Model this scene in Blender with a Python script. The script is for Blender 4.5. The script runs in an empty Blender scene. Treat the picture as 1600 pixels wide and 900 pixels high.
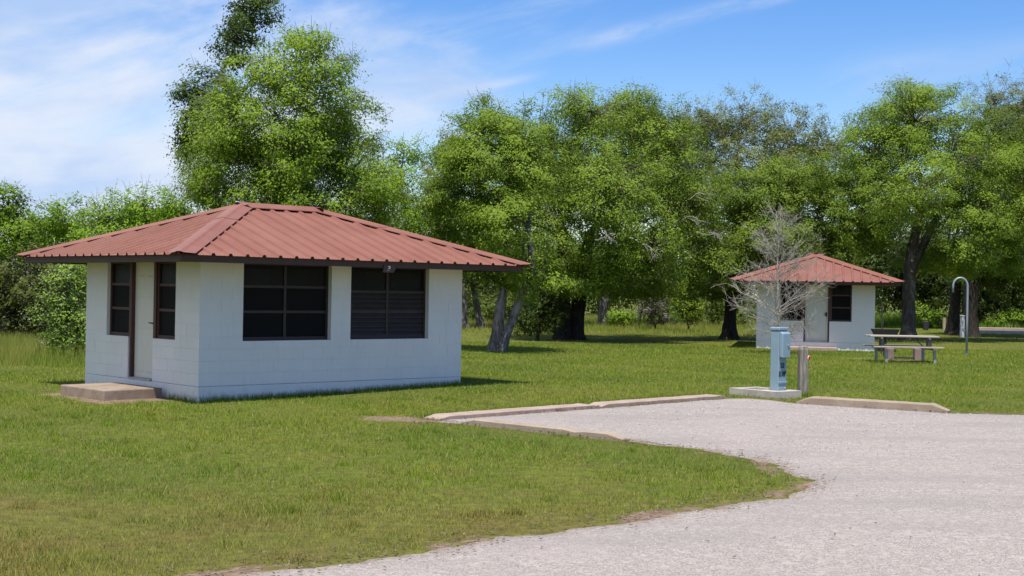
import bpy, bmesh, math, random
import numpy as np
from mathutils import Vector, Matrix
from mathutils.geometry import delaunay_2d_cdt

# ------------------------------------------------------------------ camera, sky, sun, exposure
scene = bpy.context.scene
coll = scene.collection
CAM_H = 1.856
cam_data = bpy.data.cameras.new('camera')
cam_data.sensor_width = 36.0
cam_data.lens = 48.43
cam_data.clip_start = 0.1
cam_data.clip_end = 3000.0
cam = bpy.data.objects.new('camera', cam_data)
coll.objects.link(cam)
cam.location = (0.0, 0.0, CAM_H)
cam.rotation_mode = 'XYZ'
cam.matrix_world = (Matrix.Translation((0, 0, CAM_H)) @ Matrix.Rotation(math.radians(90) + 0.00219, 4, 'X')
                    @ Matrix.Rotation(0.01686, 4, 'Z'))
scene.camera = cam
scene.render.resolution_x = 1024
scene.render.resolution_y = 576

SUN_DIR = Vector((0.09, 0.88, -2.33)).normalized()      # the way the light travels
SUN_EL = math.asin(-SUN_DIR.z)
world = bpy.data.worlds.new('World')
scene.world = world
world.use_nodes = True
wn, wl = world.node_tree.nodes, world.node_tree.links
wn.clear()
w_out = wn.new('ShaderNodeOutputWorld')
w_bg = wn.new('ShaderNodeBackground')
w_bg.inputs['Strength'].default_value = 0.10
sky = wn.new('ShaderNodeTexSky')
sky.sky_type = 'NISHITA'
sky.sun_disc = False
sky.sun_elevation = SUN_EL
sky.sun_rotation = math.radians(180 + 7.6)
sky.air_density = 1.0
sky.dust_density = 0.6
sky.ozone_density = 2.0


def wmath(op, a, b=None, c=None):
    n = wn.new('ShaderNodeMath'); n.operation = op
    for i, v in enumerate((a, b, c)):
        if v is None: continue
        if isinstance(v, (int, float)): n.inputs[i].default_value = v
        else: wl.new(v, n.inputs[i])
    return n.outputs[0]


tc = wn.new('ShaderNodeTexCoord')
sep = wn.new('ShaderNodeSeparateXYZ'); wl.new(tc.outputs['Generated'], sep.inputs[0])


def wnoise(sx, sy, rot, off, scale, detail, rough, dist=0.0):
    rt = wn.new('ShaderNodeVectorRotate'); rt.rotation_type = 'Y_AXIS'; wl.new(tc.outputs['Generated'], rt.inputs['Vector']); rt.inputs['Angle'].default_value = rot
    mp = wn.new('ShaderNodeMapping'); wl.new(rt.outputs[0], mp.inputs[0])
    mp.inputs['Scale'].default_value = (sx, 1, sy)
    mp.inputs['Location'].default_value = (off[0], off[1], off[2])
    n = wn.new('ShaderNodeTexNoise'); wl.new(mp.outputs[0], n.inputs['Vector'])
    n.inputs['Scale'].default_value = scale; n.inputs['Detail'].default_value = detail
    n.inputs['Roughness'].default_value = rough; n.inputs['Distortion'].default_value = dist
    return n.outputs['Fac']


def wramp(v, lo, hi):
    m = wn.new('ShaderNodeMapRange'); m.interpolation_type = 'SMOOTHSTEP'
    wl.new(v, m.inputs[0]); m.inputs[1].default_value = lo; m.inputs[2].default_value = hi
    return m.outputs[0]


veil = wnoise(1.0, 2.6, 0.12, (3.1, 1.7, 0.0), 3.2, 8.0, 0.58, 0.25)
streak = wnoise(0.8, 7.0, 0.30, (0.4, 2.2, 0.7), 3.2, 9.0, 0.58, 0.5)
bank = wmath('SUBTRACT', wmath('MULTIPLY', sep.outputs['X'], -1.25), 0.04)      # thicker cloud towards the west
cover_a = wramp(wmath('ADD', wmath('MULTIPLY', veil, 1.5), bank), 0.74, 1.10)
cover_b = wmath('MULTIPLY', wramp(wmath('ADD', streak, wmath('MULTIPLY', bank, 0.35)), 0.50, 0.72), 0.62)
fine_ = wnoise(1.2, 5.0, 0.28, (5.4, 1.2, 0.3), 9.0, 8.0, 0.62, 0.4)
north = wramp(sep.outputs['Y'], 0.2, 0.6)


def wisp(x0, z0, slope, half, xa, xb, soft, amp):
    """one long cirrus wisp on the line z = z0 + slope (x - x0), between x = xa and xb"""
    t_ = wmath('SUBTRACT', wmath('SUBTRACT', sep.outputs['Z'], z0), wmath('MULTIPLY', wmath('SUBTRACT', sep.outputs['X'], x0), slope))
    t_ = wmath('ADD', t_, wmath('MULTIPLY', wmath('SUBTRACT', fine_, 0.5), half * 1.6))
    g_ = wmath('POWER', 2.718, wmath('MULTIPLY', wmath('POWER', wmath('ABSOLUTE', wmath('DIVIDE', t_, half)), 2.0), -1.0))
    w_ = wmath('MULTIPLY', wramp(sep.outputs['X'], xa, xa + soft), wramp(sep.outputs['X'], xb, xb - soft))
    return wmath('MULTIPLY', wmath('MULTIPLY', wmath('MULTIPLY', g_, w_), wmath('MULTIPLY', wramp(fine_, 0.28, 0.62), north)), amp)


wisps = wisp(0.046, 0.178, 0.235, 0.0055, 0.03, 0.26, 0.05, 0.55)
for a_ in ((0.0, 0.202, 0.22, 0.009, -0.05, 0.10, 0.05, 0.6), (-0.10, 0.178, 0.20, 0.011, -0.20, -0.01, 0.06, 0.55), (0.30, 0.158, 0.10, 0.014, 0.20, 0.50, 0.06, 0.42),
           (-0.03, 0.145, 0.22, 0.0035, -0.08, 0.03, 0.04, 0.4), (-0.352, 0.088, 0.0, 0.016, -0.42, -0.30, 0.05, 0.9)):
    wisps = wmath('ADD', wisps, wisp(*a_))
cover = wmath('MINIMUM', wmath('ADD', wmath('ADD', wmath('MULTIPLY', cover_a, 0.92), wmath('MULTIPLY', cover_b, 0.4)), wisps), 0.96)
cmix = wn.new('ShaderNodeMix'); cmix.data_type = 'RGBA'
wl.new(cover, cmix.inputs['Factor'])
hsv = wn.new('ShaderNodeHueSaturation'); wl.new(sky.outputs[0], hsv.inputs['Color'])
hsv.inputs['Saturation'].default_value = 1.42; hsv.inputs['Hue'].default_value = 0.515; hsv.inputs['Value'].default_value = 1.25
wl.new(hsv.outputs[0], cmix.inputs['A'])
cshade = wnoise(1.0, 2.4, 0.1, (7.3, 0.2, 4.0), 5.0, 7.0, 0.55, 0.3)
cc = wn.new('ShaderNodeMix'); cc.data_type = 'RGBA'; wl.new(wramp(cshade, 0.36, 0.64), cc.inputs['Factor'])
cc.inputs['A'].default_value = (3.2, 4.5, 6.9, 1); cc.inputs['B'].default_value = (5.7, 6.2, 7.2, 1)
wl.new(cc.outputs['Result'], cmix.inputs['B'])
wl.new(cmix.outputs['Result'], w_bg.inputs['Color'])
wl.new(w_bg.outputs[0], w_out.inputs['Surface'])

sun_data = bpy.data.lights.new('sun', 'SUN')
sun_data.energy = 5.0
sun_data.angle = math.radians(0.53)
sun_data.color = (1.0, 0.95, 0.87)
sun = bpy.data.objects.new('sun', sun_data)
coll.objects.link(sun)
sun.rotation_mode = 'QUATERNION'
sun.rotation_quaternion = SUN_DIR.to_track_quat('-Z', 'Y')
sun.location = (0, -20, 40)

scene.view_settings.view_transform = 'Standard'
scene.view_settings.look = 'None'
scene.view_settings.gamma = 1.0
scene.view_settings.use_curve_mapping = False
scene.view_settings.exposure = 0.45
scene.cycles.max_bounces = 8
scene.cycles.transparent_max_bounces = 16

# ------------------------------------------------------------------ helpers
RNG = np.random.RandomState(7)


class NT:
    """small node-graph helper for one material"""
    def __init__(self, name):
        self.m = bpy.data.materials.new(name); self.m.use_nodes = True
        self.n, self.l = self.m.node_tree.nodes, self.m.node_tree.links
        self.n.clear()
        self.out = self.n.new('ShaderNodeOutputMaterial')
        self.b = self.n.new('ShaderNodeBsdfPrincipled')
        self.l.new(self.b.outputs[0], self.out.inputs['Surface'])

    def put(self, node, sock, v):
        i = node.inputs[sock]
        if isinstance(v, (int, float)): i.default_value = v
        elif isinstance(v, tuple): i.default_value = (v + (1,)) if (len(v) == 3 and i.type == 'RGBA') else v
        else: self.l.new(v, i)

    def coord(self, kind='Object'):
        if kind == 'World':
            g = self.n.new('ShaderNodeNewGeometry'); return g.outputs['Position']
        t = self.n.new('ShaderNodeTexCoord'); return t.outputs[kind]

    def mapping(self, v, scale=(1, 1, 1), rot=(0, 0, 0), loc=(0, 0, 0)):
        m = self.n.new('ShaderNodeMapping'); self.l.new(v, m.inputs[0])
        m.inputs['Scale'].default_value = scale; m.inputs['Rotation'].default_value = rot; m.inputs['Location'].default_value = loc
        return m.outputs[0]

    def noise(self, v, scale, detail=4.0, rough=0.55, dist=0.0, col=False):
        t = self.n.new('ShaderNodeTexNoise'); self.l.new(v, t.inputs['Vector'])
        t.inputs['Scale'].default_value = scale; t.inputs['Detail'].default_value = detail
        t.inputs['Roughness'].default_value = rough; t.inputs['Distortion'].default_value = dist
        return t.outputs['Color' if col else 'Fac']

    def voronoi(self, v, scale, out='Color', feature='F1'):
        t = self.n.new('ShaderNodeTexVoronoi'); self.l.new(v, t.inputs['Vector']); t.feature = feature
        t.inputs['Scale'].default_value = scale
        return t.outputs[out]

    def ramp(self, v, lo, hi, a=0.0, b=1.0):
        m = self.n.new('ShaderNodeMapRange'); m.interpolation_type = 'SMOOTHSTEP'
        self.l.new(v, m.inputs[0])
        for i, x in zip((1, 2, 3, 4), (lo, hi, a, b)): m.inputs[i].default_value = x
        return m.outputs[0]

    def math(self, op, a, b=None):
        m = self.n.new('ShaderNodeMath'); m.operation = op
        self.put(m, 0, a)
        if b is not None: self.put(m, 1, b)
        return m.outputs[0]

    def mix(self, f, a, b, mode='MIX'):
        m = self.n.new('ShaderNodeMix'); m.data_type = 'RGBA'; m.blend_type = mode
        for s, v in (('Factor', f), ('A', a), ('B', b)):
            i = [q for q in m.inputs if q.name == s and (q.type == 'RGBA' if s != 'Factor' else q.type == 'VALUE')][0]
            if isinstance(v, (int, float)): i.default_value = v if s == 'Factor' else (v, v, v, 1)
            elif isinstance(v, tuple): i.default_value = v + (1,)
            else: self.l.new(v, i)
        return [q for q in m.outputs if q.type == 'RGBA'][0]

    def attr(self, name):
        a = self.n.new('ShaderNodeAttribute'); a.attribute_name = name
        return a.outputs['Fac']

    def bump(self, h, strength=0.3, dist=0.01):
        b = self.n.new('ShaderNodeBump'); self.l.new(h, b.inputs['Height'])
        b.inputs['Strength'].default_value = strength; b.inputs['Distance'].default_value = dist
        self.l.new(b.outputs[0], self.b.inputs['Normal'])

    def base(self, c, rough=0.7, metal=0.0, spec=0.5):
        self.put(self.b, 'Base Color', c); self.put(self.b, 'Roughness', rough)
        self.put(self.b, 'Metallic', metal); self.put(self.b, 'Specular IOR Level', spec)
        return self.m


def link(name, me, mat, parent=None):
    o = bpy.data.objects.new(name, me); coll.objects.link(o)
    if mat is not None and len(me.materials) == 0: me.materials.append(mat)
    if parent is not None: o.parent = parent
    return o


def np_mesh(name, V, F, rnd=None, smooth=False, attrs=None):
    """mesh from numpy verts (n,3) and faces (m,k)"""
    V = np.asarray(V, np.float32); F = np.asarray(F, np.int32)
    me = bpy.data.meshes.new(name)
    k = F.shape[1]
    me.vertices.add(len(V)); me.vertices.foreach_set('co', V.ravel())
    me.loops.add(F.size); me.loops.foreach_set('vertex_index', F.ravel())
    me.polygons.add(len(F))
    me.polygons.foreach_set('loop_start', np.arange(0, F.size, k, dtype=np.int32))
    me.polygons.foreach_set('loop_total', np.full(len(F), k, np.int32))
    if smooth: me.polygons.foreach_set('use_smooth', np.ones(len(F), bool))
    me.update(calc_edges=True)
    if rnd is not None:
        a = me.attributes.new('rnd', 'FLOAT', 'FACE'); a.data.foreach_set('value', np.asarray(rnd, np.float32))
    for an, av in (attrs or {}).items():
        a = me.attributes.new(an, 'FLOAT', 'POINT'); a.data.foreach_set('value', np.asarray(av, np.float32))
    return me


class MB:
    """collects simple solids into one mesh"""
    def __init__(self): self.v = []; self.f = []

    def add(self, vs, fs):
        n = len(self.v); self.v += [tuple(p) for p in vs]; self.f += [tuple(i + n for i in q) for q in fs]; return self

    def box(self, x0, x1, y0, y1, z0, z1):
        vs = [(x0, y0, z0), (x1, y0, z0), (x1, y1, z0), (x0, y1, z0), (x0, y0, z1), (x1, y0, z1), (x1, y1, z1), (x0, y1, z1)]
        return self.add(vs, [(3, 2, 1, 0), (4, 5, 6, 7), (0, 1, 5, 4), (1, 2, 6, 5), (2, 3, 7, 6), (3, 0, 4, 7)])

    def bar(self, p, q, w, h=None, up=(0, 0, 1)):
        p, q = Vector(p), Vector(q); d = (q - p).normalized(); u = Vector(up)
        if abs(d.dot(u)) > 0.95: u = Vector((0, 1, 0))
        s = d.cross(u).normalized() * (w / 2); t = s.cross(d).normalized() * ((h or w) / 2)
        vs = [p - s - t, p + s - t, p + s + t, p - s + t, q - s - t, q + s - t, q + s + t, q - s + t]
        return self.add(vs, [(3, 2, 1, 0), (4, 5, 6, 7), (0, 1, 5, 4), (1, 2, 6, 5), (2, 3, 7, 6), (3, 0, 4, 7)])

    def tube(self, pts, rad, sides=8, cap=True):
        pts = [Vector(p) for p in pts]
        if isinstance(rad, (int, float)): rad = [rad] * len(pts)
        n0 = len(self.v); ref = None
        for i, p in enumerate(pts):
            d = (pts[min(i + 1, len(pts) - 1)] - pts[max(i - 1, 0)]).normalized()
            if ref is None: ref = d.orthogonal().normalized()
            s = (ref - d * ref.dot(d)).normalized(); t = d.cross(s); ref = s
            for k in range(sides):
                a = 2 * math.pi * k / sides
                self.v.append(tuple(p + (s * math.cos(a) + t * math.sin(a)) * rad[i]))
        for i in range(len(pts) - 1):
            for k in range(sides):
                a, b = n0 + i * sides + k, n0 + i * sides + (k + 1) % sides
                self.f.append((a, b, b + sides, a + sides))
        if cap:
            self.f.append(tuple(n0 + k for k in reversed(range(sides))))
            self.f.append(tuple(n0 + (len(pts) - 1) * sides + k for k in range(sides)))
        return self

    def prism(self, poly, axis_fn, a, b):
        """extrude a 2-D outline: axis_fn(u, v, w) -> point, w from a to b"""
        n = len(poly); vs = [axis_fn(u, v, a) for u, v in poly] + [axis_fn(u, v, b) for u, v in poly]
        fs = [tuple(reversed(range(n))), tuple(range(n, 2 * n))] + [(i, (i + 1) % n, n + (i + 1) % n, n + i) for i in range(n)]
        return self.add(vs, fs)

    def mesh(self, name, smooth=False, bevel=0.0, segs=1):
        me = bpy.data.meshes.new(name); me.from_pydata(self.v, [], self.f)
        bm = bmesh.new(); bm.from_mesh(me)
        bmesh.ops.recalc_face_normals(bm, faces=bm.faces)
        if bevel > 0:
            es = [e for e in bm.edges if len(e.link_faces) == 2 and e.calc_face_angle(0) > 0.6]
            bmesh.ops.bevel(bm, geom=es, offset=bevel, segments=segs, affect='EDGES', profile=0.6)
        bm.to_mesh(me); bm.free()
        if smooth:
            for p in me.polygons: p.use_smooth = True
        return me

    def obj(self, name, mat, parent=None, smooth=False, bevel=0.0, segs=1):
        return link(name, self.mesh(name, smooth, bevel, segs), mat, parent)


def thing(name, label, cat, loc=(0, 0, 0), rotz=0.0, group=None):
    o = bpy.data.objects.new(name, None); coll.objects.link(o)
    o.empty_display_size = 0.3
    o.location = loc; o.rotation_euler = (0, 0, rotz)
    return tag(o, label, cat, group)


def tag(o, label, cat=None, group=None, kind=None):
    o['label'] = label
    if cat: o['category'] = cat
    if group: o['group'] = group
    if kind: o['kind'] = kind
    return o


def gz(x, y):
    """height of the lawn: almost flat, a little higher behind the near cabin"""
    return 0.10 * np.exp(-((x + 0.5) ** 2 + (y - 26.5) ** 2) / 12.5)


def inside(px, py, poly):
    px = np.asarray(px); py = np.asarray(py); r = np.zeros(px.shape, bool); n = len(poly)
    for i in range(n):
        x1, y1 = poly[i]; x2, y2 = poly[(i + 1) % n]
        if y1 == y2: continue
        c = ((y1 > py) != (y2 > py)) & (px < (x2 - x1) * (py - y1) / (y2 - y1) + x1)
        r ^= c
    return r


def dist_poly(px, py, poly, closed=True):
    px = np.asarray(px, float); py = np.asarray(py, float); d = np.full(px.shape, 1e9); n = len(poly)
    for i in range(n if closed else n - 1):
        x1, y1 = poly[i]; x2, y2 = poly[(i + 1) % n]
        dx, dy = x2 - x1, y2 - y1; L = dx * dx + dy * dy + 1e-12
        t = np.clip(((px - x1) * dx + (py - y1) * dy) / L, 0, 1)
        d = np.minimum(d, np.hypot(px - x1 - t * dx, py - y1 - t * dy))
    return d


def wob(x, y, s=1.0, seed=0.0):
    """cheap smooth 2-D noise for outlines and patches, about -1..1"""
    x = np.asarray(x) * s; y = np.asarray(y) * s
    return (np.sin(1.7 * x + 2.3 * y + seed) + np.sin(-2.9 * x + 1.3 * y + 1.7 * seed + 1) * .8 +
            np.sin(4.1 * x + 3.7 * y + 2.1 * seed + 2) * .5 + np.sin(-6.3 * x + 7.1 * y + seed * .7 + 4) * .35 +
            np.sin(11.3 * x - 8.9 * y + seed + 3) * .25) / 2.2


# ------------------------------------------------------------------ materials
def wood_paint(name, c1, c2, rough=0.6):
    t = NT(name); v = t.coord('Object'); n = t.noise(t.mapping(v, (3, 3, 3)), 4.0, 6, 0.6)
    t.bump(t.noise(v, 60.0, 3), 0.15, 0.004)
    return t.base(t.mix(t.ramp(n, 0.3, 0.7), c1, c2), rough)


def m_wall():
    t = NT('white_masonry_paint'); v = t.coord('World')
    n = t.noise(v, 0.9, 6, 0.6); n2 = t.noise(t.mapping(v, (6, 6, 0.9)), 2.0, 6, 0.65)
    c = t.mix(t.ramp(n, 0.35, 0.75), (0.70, 0.695, 0.675), (0.64, 0.64, 0.63))
    c = t.mix(t.ramp(n2, 0.52, 0.80, 0, 0.32), c, (0.45, 0.435, 0.405))
    oi = t.n.new('ShaderNodeObjectInfo'); c = t.mix(t.ramp(oi.outputs['Random'], 0.0, 1.0, 0.0, 0.22), c, (0.60, 0.605, 0.605))
    z = t.n.new('ShaderNodeSeparateXYZ'); t.l.new(v, z.inputs[0])
    spl = t.math('MULTIPLY', t.ramp(z.outputs['Z'], 0.28, 0.02), t.ramp(t.noise(v, 5.0, 5, 0.65), 0.45, 0.75))
    c = t.mix(t.math('MULTIPLY', spl, 0.55), c, (0.33, 0.25, 0.18))
    t.bump(t.noise(v, 85.0, 4, 0.6), 0.35, 0.004)
    return t.base(c, 0.75, 0, 0.3)


def m_roof():
    t = NT('red_roof_metal'); v = t.coord('World')
    n = t.noise(v, 1.3, 6, 0.6); n2 = t.noise(v, 24.0, 4, 0.6)
    c = t.mix(t.ramp(n, 0.3, 0.7), (0.195, 0.077, 0.051), (0.228, 0.098, 0.068))
    c = t.mix(t.ramp(n2, 0.55, 0.8, 0, 0.35), c, (0.27, 0.14, 0.105))
    c = t.mix(t.ramp(t.noise(v, 3.1, 6, 0.75), 0.54, 0.75, 0, 0.55), c, (0.165, 0.070, 0.056))
    return t.base(c, t.ramp(n2, 0.3, 0.8, 0.45, 0.6), 0.0, 0.28)


def m_leaf(name, dark, light, trans=0.38, patch=0.5):
    t = NT(name); r = t.attr('rnd'); v = t.coord('World')
    c = t.mix(r, dark, light)
    c = t.mix(t.ramp(t.noise(v, patch, 2, 0.5), 0.35, 0.7, 0, 0.3), c, tuple(min(1, x * 1.2) for x in light))
    t.base(c, 0.6, 0, 0.18)
    tr = t.n.new('ShaderNodeBsdfTranslucent')
    t.l.new(t.mix(0.4, c, (0.20, 0.28, 0.03)), tr.inputs['Color'])
    mx = t.n.new('ShaderNodeMixShader'); mx.inputs[0].default_value = trans
    t.l.new(t.b.outputs[0], mx.inputs[1]); t.l.new(tr.outputs[0], mx.inputs[2]); t.l.new(mx.outputs[0], t.out.inputs['Surface'])
    return t.m


def m_bark(name, a, b, lichen=None):
    t = NT(name); v = t.coord('World'); m = t.mapping(v, (9, 9, 1.6))
    n = t.noise(m, 1.6, 7, 0.65, 0.6); c = t.mix(t.ramp(n, 0.35, 0.68), a, b)
    if lichen: c = t.mix(t.ramp(t.noise(v, 2.2, 5, 0.6), 0.5, 0.65, 0, 0.8), c, lichen)
    t.bump(n, 0.9, 0.04)
    return t.base(c, 0.9, 0, 0.15)


def lawn_colour(t, v, blade):
    """the lawn's own colours: fresh green, straw patches, dark clover clumps"""
    sp = t.n.new('ShaderNodeSeparateXYZ'); t.l.new(v, sp.inputs[0])
    dry = t.math('ADD', t.ramp(sp.outputs['Y'], 17.0, 9.0), t.math('SUBTRACT', t.noise(v, 0.6, 4, 0.6), 0.5))
    big = t.noise(v, 0.33, 5, 0.6, 0.3); mid = t.noise(t.mapping(v, (1, 1, 1), (0, 0, 0), (31, 7, 0)), 1.5, 5, 0.65)
    fine = t.noise(v, 7.0, 4, 0.6)
    c = t.mix(t.ramp(big, 0.35, 0.7), (0.158, 0.262, 0.012), (0.232, 0.290, 0.020))
    c = t.mix(t.ramp(mid, 0.44, 0.78, 0, 0.7), c, (0.31, 0.235, 0.065))
    c = t.mix(t.ramp(t.noise(t.mapping(v, (1, 1, 1), (0, 0, 0.6), (11, 3, 0)), 5.5, 4, 0.65), 0.50, 0.78, 0, 0.5), c, (0.22, 0.16, 0.048))
    c = t.mix(t.ramp(t.noise(t.mapping(v, (1, 1, 1), (0, 0, 0.2), (1, 13, 0)), 0.22, 3, 0.5), 0.42, 0.62, 0, 0.5), c, (0.085, 0.175, 0.012))
    c = t.mix(t.ramp(t.noise(t.mapping(v, (1, 1, 1), (0, 0, 0), (3, 70, 0)), 0.85, 4, 0.6), 0.56, 0.7, 0, 0.6), c, (0.085, 0.165, 0.013))
    c = t.mix(t.ramp(dry, 0.35, 1.0, 0, 0.5), c, (0.28, 0.215, 0.064))
    c = t.mix(t.math('MULTIPLY', t.ramp(dry, 0.2, 0.8), t.ramp(t.noise(t.mapping(v, (1, 1, 1), (0, 0, 0.4), (17, 5, 0)), 0.9, 5, 0.65), 0.47, 0.66, 0, 0.6)), c, (0.265, 0.155, 0.058))
    if blade:
        r = t.attr('rnd')
        c = t.mix(t.ramp(r, 0.0, 0.5, 0.75, 0.0), c, (0.075, 0.165, 0.009))
        c = t.mix(t.ramp(r, 0.72, 1.0, 0, 0.9), c, (0.40, 0.345, 0.13))
    else:
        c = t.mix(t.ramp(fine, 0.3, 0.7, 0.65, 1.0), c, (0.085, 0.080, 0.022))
    return c


def m_ground():
    t = NT('lawn_soil'); v = t.coord('World')
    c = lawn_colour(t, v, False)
    d = t.math('ADD', t.attr('dirt'), t.math('MULTIPLY', t.math('SUBTRACT', t.noise(v, 3.0, 6, 0.65), 0.5), 0.9))
    soil = t.mix(t.ramp(t.noise(v, 11.0, 5, 0.65), 0.35, 0.7), (0.15, 0.10, 0.068), (0.25, 0.185, 0.135))
    c = t.mix(t.ramp(d, 0.42, 0.62), c, soil)
    t.bump(t.noise(v, 16.0, 5, 0.7), 0.7, 0.04)
    return t.base(c, 0.95, 0, 0.1)


def m_blade(name='grass_blade'):
    t = NT(name); v = t.coord('World'); c = lawn_colour(t, v, True)
    t.base(c, 0.65, 0, 0.10)
    tr = t.n.new('ShaderNodeBsdfTranslucent'); t.l.new(c, tr.inputs['Color'])
    mx = t.n.new('ShaderNodeMixShader'); mx.inputs[0].default_value = 0.3
    t.l.new(t.b.outputs[0], mx.inputs[1]); t.l.new(tr.outputs[0], mx.inputs[2]); t.l.new(mx.outputs[0], t.out.inputs['Surface'])
    return t.m


def m_gravel():
    t = NT('chip_seal_gravel'); v = t.coord('World')
    cell = t.voronoi(v, 85.0); bw = t.n.new('ShaderNodeRGBToBW'); t.l.new(cell, bw.inputs[0])
    cell2 = t.voronoi(t.mapping(v, (1, 1, 1), (0, 0, 0.7), (5, 3, 0)), 21.0); bw2 = t.n.new('ShaderNodeRGBToBW'); t.l.new(cell2, bw2.inputs[0])
    c = t.mix(t.ramp(bw.outputs[0], 0.15, 0.8), (0.212, 0.185, 0.163), (0.350, 0.310, 0.278))
    c = t.mix(t.ramp(bw2.outputs[0], 0.60, 0.9, 0, 0.5), c, (0.42, 0.370, 0.330))
    c = t.mix(t.ramp(t.noise(v, 44.0, 3, 0.7), 0.56, 0.70, 0, 0.55), c, (0.12, 0.105, 0.095))
    tracks = t.noise(t.mapping(v, (0.5, 1.6, 1), (0, 0, 0.5)), 0.7, 5, 0.6)
    c = t.mix(t.ramp(tracks, 0.42, 0.70, 0, 0.55), c, (0.225, 0.202, 0.188))
    c = t.mix(t.ramp(t.noise(v, 0.8, 5, 0.6), 0.5, 0.75, 0, 0.3), c, (0.38, 0.315, 0.29))
    e = t.math('ADD', t.attr('edge'), t.math('MULTIPLY', t.math('SUBTRACT', t.noise(v, 4.0, 6, 0.7), 0.5), 0.7))
    soil = t.mix(t.ramp(t.noise(v, 13.0, 5, 0.65), 0.35, 0.7), (0.15, 0.105, 0.075), (0.28, 0.215, 0.17))
    c = t.mix(t.ramp(e, -0.02, 0.34, 0.9, 0), c, soil)
    h = t.voronoi(v, 85.0, 'Distance')
    t.bump(h, 0.6, 0.010)
    return t.base(c, 0.92, 0, 0.2)


def m_concrete(name, a, b, stain):
    t = NT(name); v = t.coord('World'); n = t.noise(v, 3.0, 6, 0.65)
    c = t.mix(t.ramp(n, 0.35, 0.7), a, b)
    c = t.mix(t.ramp(t.noise(v, 9.0, 6, 0.7), 0.56, 0.76, 0, 0.75), c, stain)
    c = t.mix(t.ramp(t.noise(v, 55.0, 3, 0.6), 0.6, 0.75, 0, 0.5), c, tuple(x * 0.5 for x in stain))
    t.bump(t.noise(v, 40.0, 5, 0.7), 0.6, 0.01)
    return t.base(c, 0.9, 0, 0.2)


def m_plain(name, c, rough=0.5, metal=0.0, var=0.12, scale=6.0):
    t = NT(name); v = t.coord('Object'); n = t.noise(v, scale, 5, 0.6)
    return t.base(t.mix(t.ramp(n, 0.3, 0.75), c, tuple(x * (1 - var * 2) for x in c)), rough, metal)


def m_screen():
    t = NT('insect_screen'); t.base((0.008, 0.008, 0.008), 0.6, 0, 0.08)
    tr = t.n.new('ShaderNodeBsdfTransparent'); mx = t.n.new('ShaderNodeMixShader'); mx.inputs[0].default_value = 0.10
    t.l.new(t.b.outputs[0], mx.inputs[1]); t.l.new(tr.outputs[0], mx.inputs[2]); t.l.new(mx.outputs[0], t.out.inputs['Surface'])
    return t.m


def m_glass():
    t = NT('window_glass'); t.base((0.008, 0.008, 0.007), 0.35, 0, 0.12)
    tr = t.n.new('ShaderNodeBsdfTransparent'); mx = t.n.new('ShaderNodeMixShader'); mx.inputs[0].default_value = 0.22
    t.l.new(t.b.outputs[0], mx.inputs[1]); t.l.new(tr.outputs[0], mx.inputs[2]); t.l.new(mx.outputs[0], t.out.inputs['Surface'])
    return t.m


WALL, ROOF = m_wall(), m_roof()
TRIM = wood_paint('dark_brown_trim', (0.040, 0.015, 0.009), (0.056, 0.021, 0.012))
TRIM2 = wood_paint('red_brown_trim', (0.052, 0.019, 0.013), (0.070, 0.026, 0.017))
SLAT = wood_paint('weathered_slat', (0.016, 0.009, 0.007), (0.028, 0.015, 0.011))
SOFFIT = wood_paint('soffit_board', (0.13, 0.062, 0.03), (0.18, 0.09, 0.045))
DOOR = m_plain('cream_door_paint', (0.60, 0.595, 0.52), 0.5, 0, 0.03, 2.0)
BLACK = m_plain('black_metal', (0.015, 0.014, 0.014), 0.4, 0.3)
SCREW = m_plain('screw_head', (0.12, 0.05, 0.045), 0.5)
INNER = m_plain('dim_interior', (0.05, 0.045, 0.04), 0.9)
CREAM = m_plain('cream_lettering', (0.75, 0.70, 0.62), 0.6)
CONC = m_concrete('weathered_concrete', (0.275, 0.215, 0.160), (0.345, 0.28, 0.215), (0.13, 0.098, 0.072))
CONC_STEP = m_concrete('brown_step_concrete', (0.215, 0.16, 0.118), (0.30, 0.235, 0.18), (0.11, 0.08, 0.058))
CONC_PINK = m_concrete('pinkish_concrete', (0.30, 0.225, 0.182), (0.365, 0.285, 0.235), (0.15, 0.105, 0.08))
CONC_GREY = m_concrete('pale_concrete', (0.36, 0.325, 0.29), (0.45, 0.41, 0.37), (0.21, 0.18, 0.15))
SCREEN, GLASS = m_screen(), m_glass()

# ------------------------------------------------------------------ ground, road
ROAD_RAW = [(-4.4, 6.9), (-2.9, 8.1), (-1.65, 9.04), (-0.87, 9.66), (-0.21, 10.35), (0.54, 10.99), (1.72, 12.1), (2.45, 12.85),
            (2.78, 13.4), (2.9, 14.0), (2.87, 14.5), (2.74, 15.32), (2.3, 16.3), (1.45, 17.15), (0.45, 18.02), (-0.62, 19.0),
            (-1.25, 19.45), (-1.02, 19.75), (1.48, 22.3), (3.92, 24.82), (4.3, 24.9), (4.72, 24.45), (5.0, 23.85), (7.08, 22.4),
            (8.34, 22.3), (11.0, 22.1), (16.0, 21.6), (26.0, 20.6), (45.0, 18.0), (45.0, -12.0), (-14.0, -12.0), (-14.0, 1.0)]


def refine(poly, step):
    out = []
    for i in range(len(poly)):
        (x1, y1), (x2, y2) = poly[i], poly[(i + 1) % len(poly)]
        n = max(1, int(math.hypot(x2 - x1, y2 - y1) / step)) if max(abs(x1), abs(x2)) < 14 and min(y1, y2) > 4 else max(1, int(math.hypot(x2 - x1, y2 - y1) / 1.2))
        for k in range(n): out.append((x1 + (x2 - x1) * k / n, y1 + (y2 - y1) * k / n))
    return out


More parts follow.
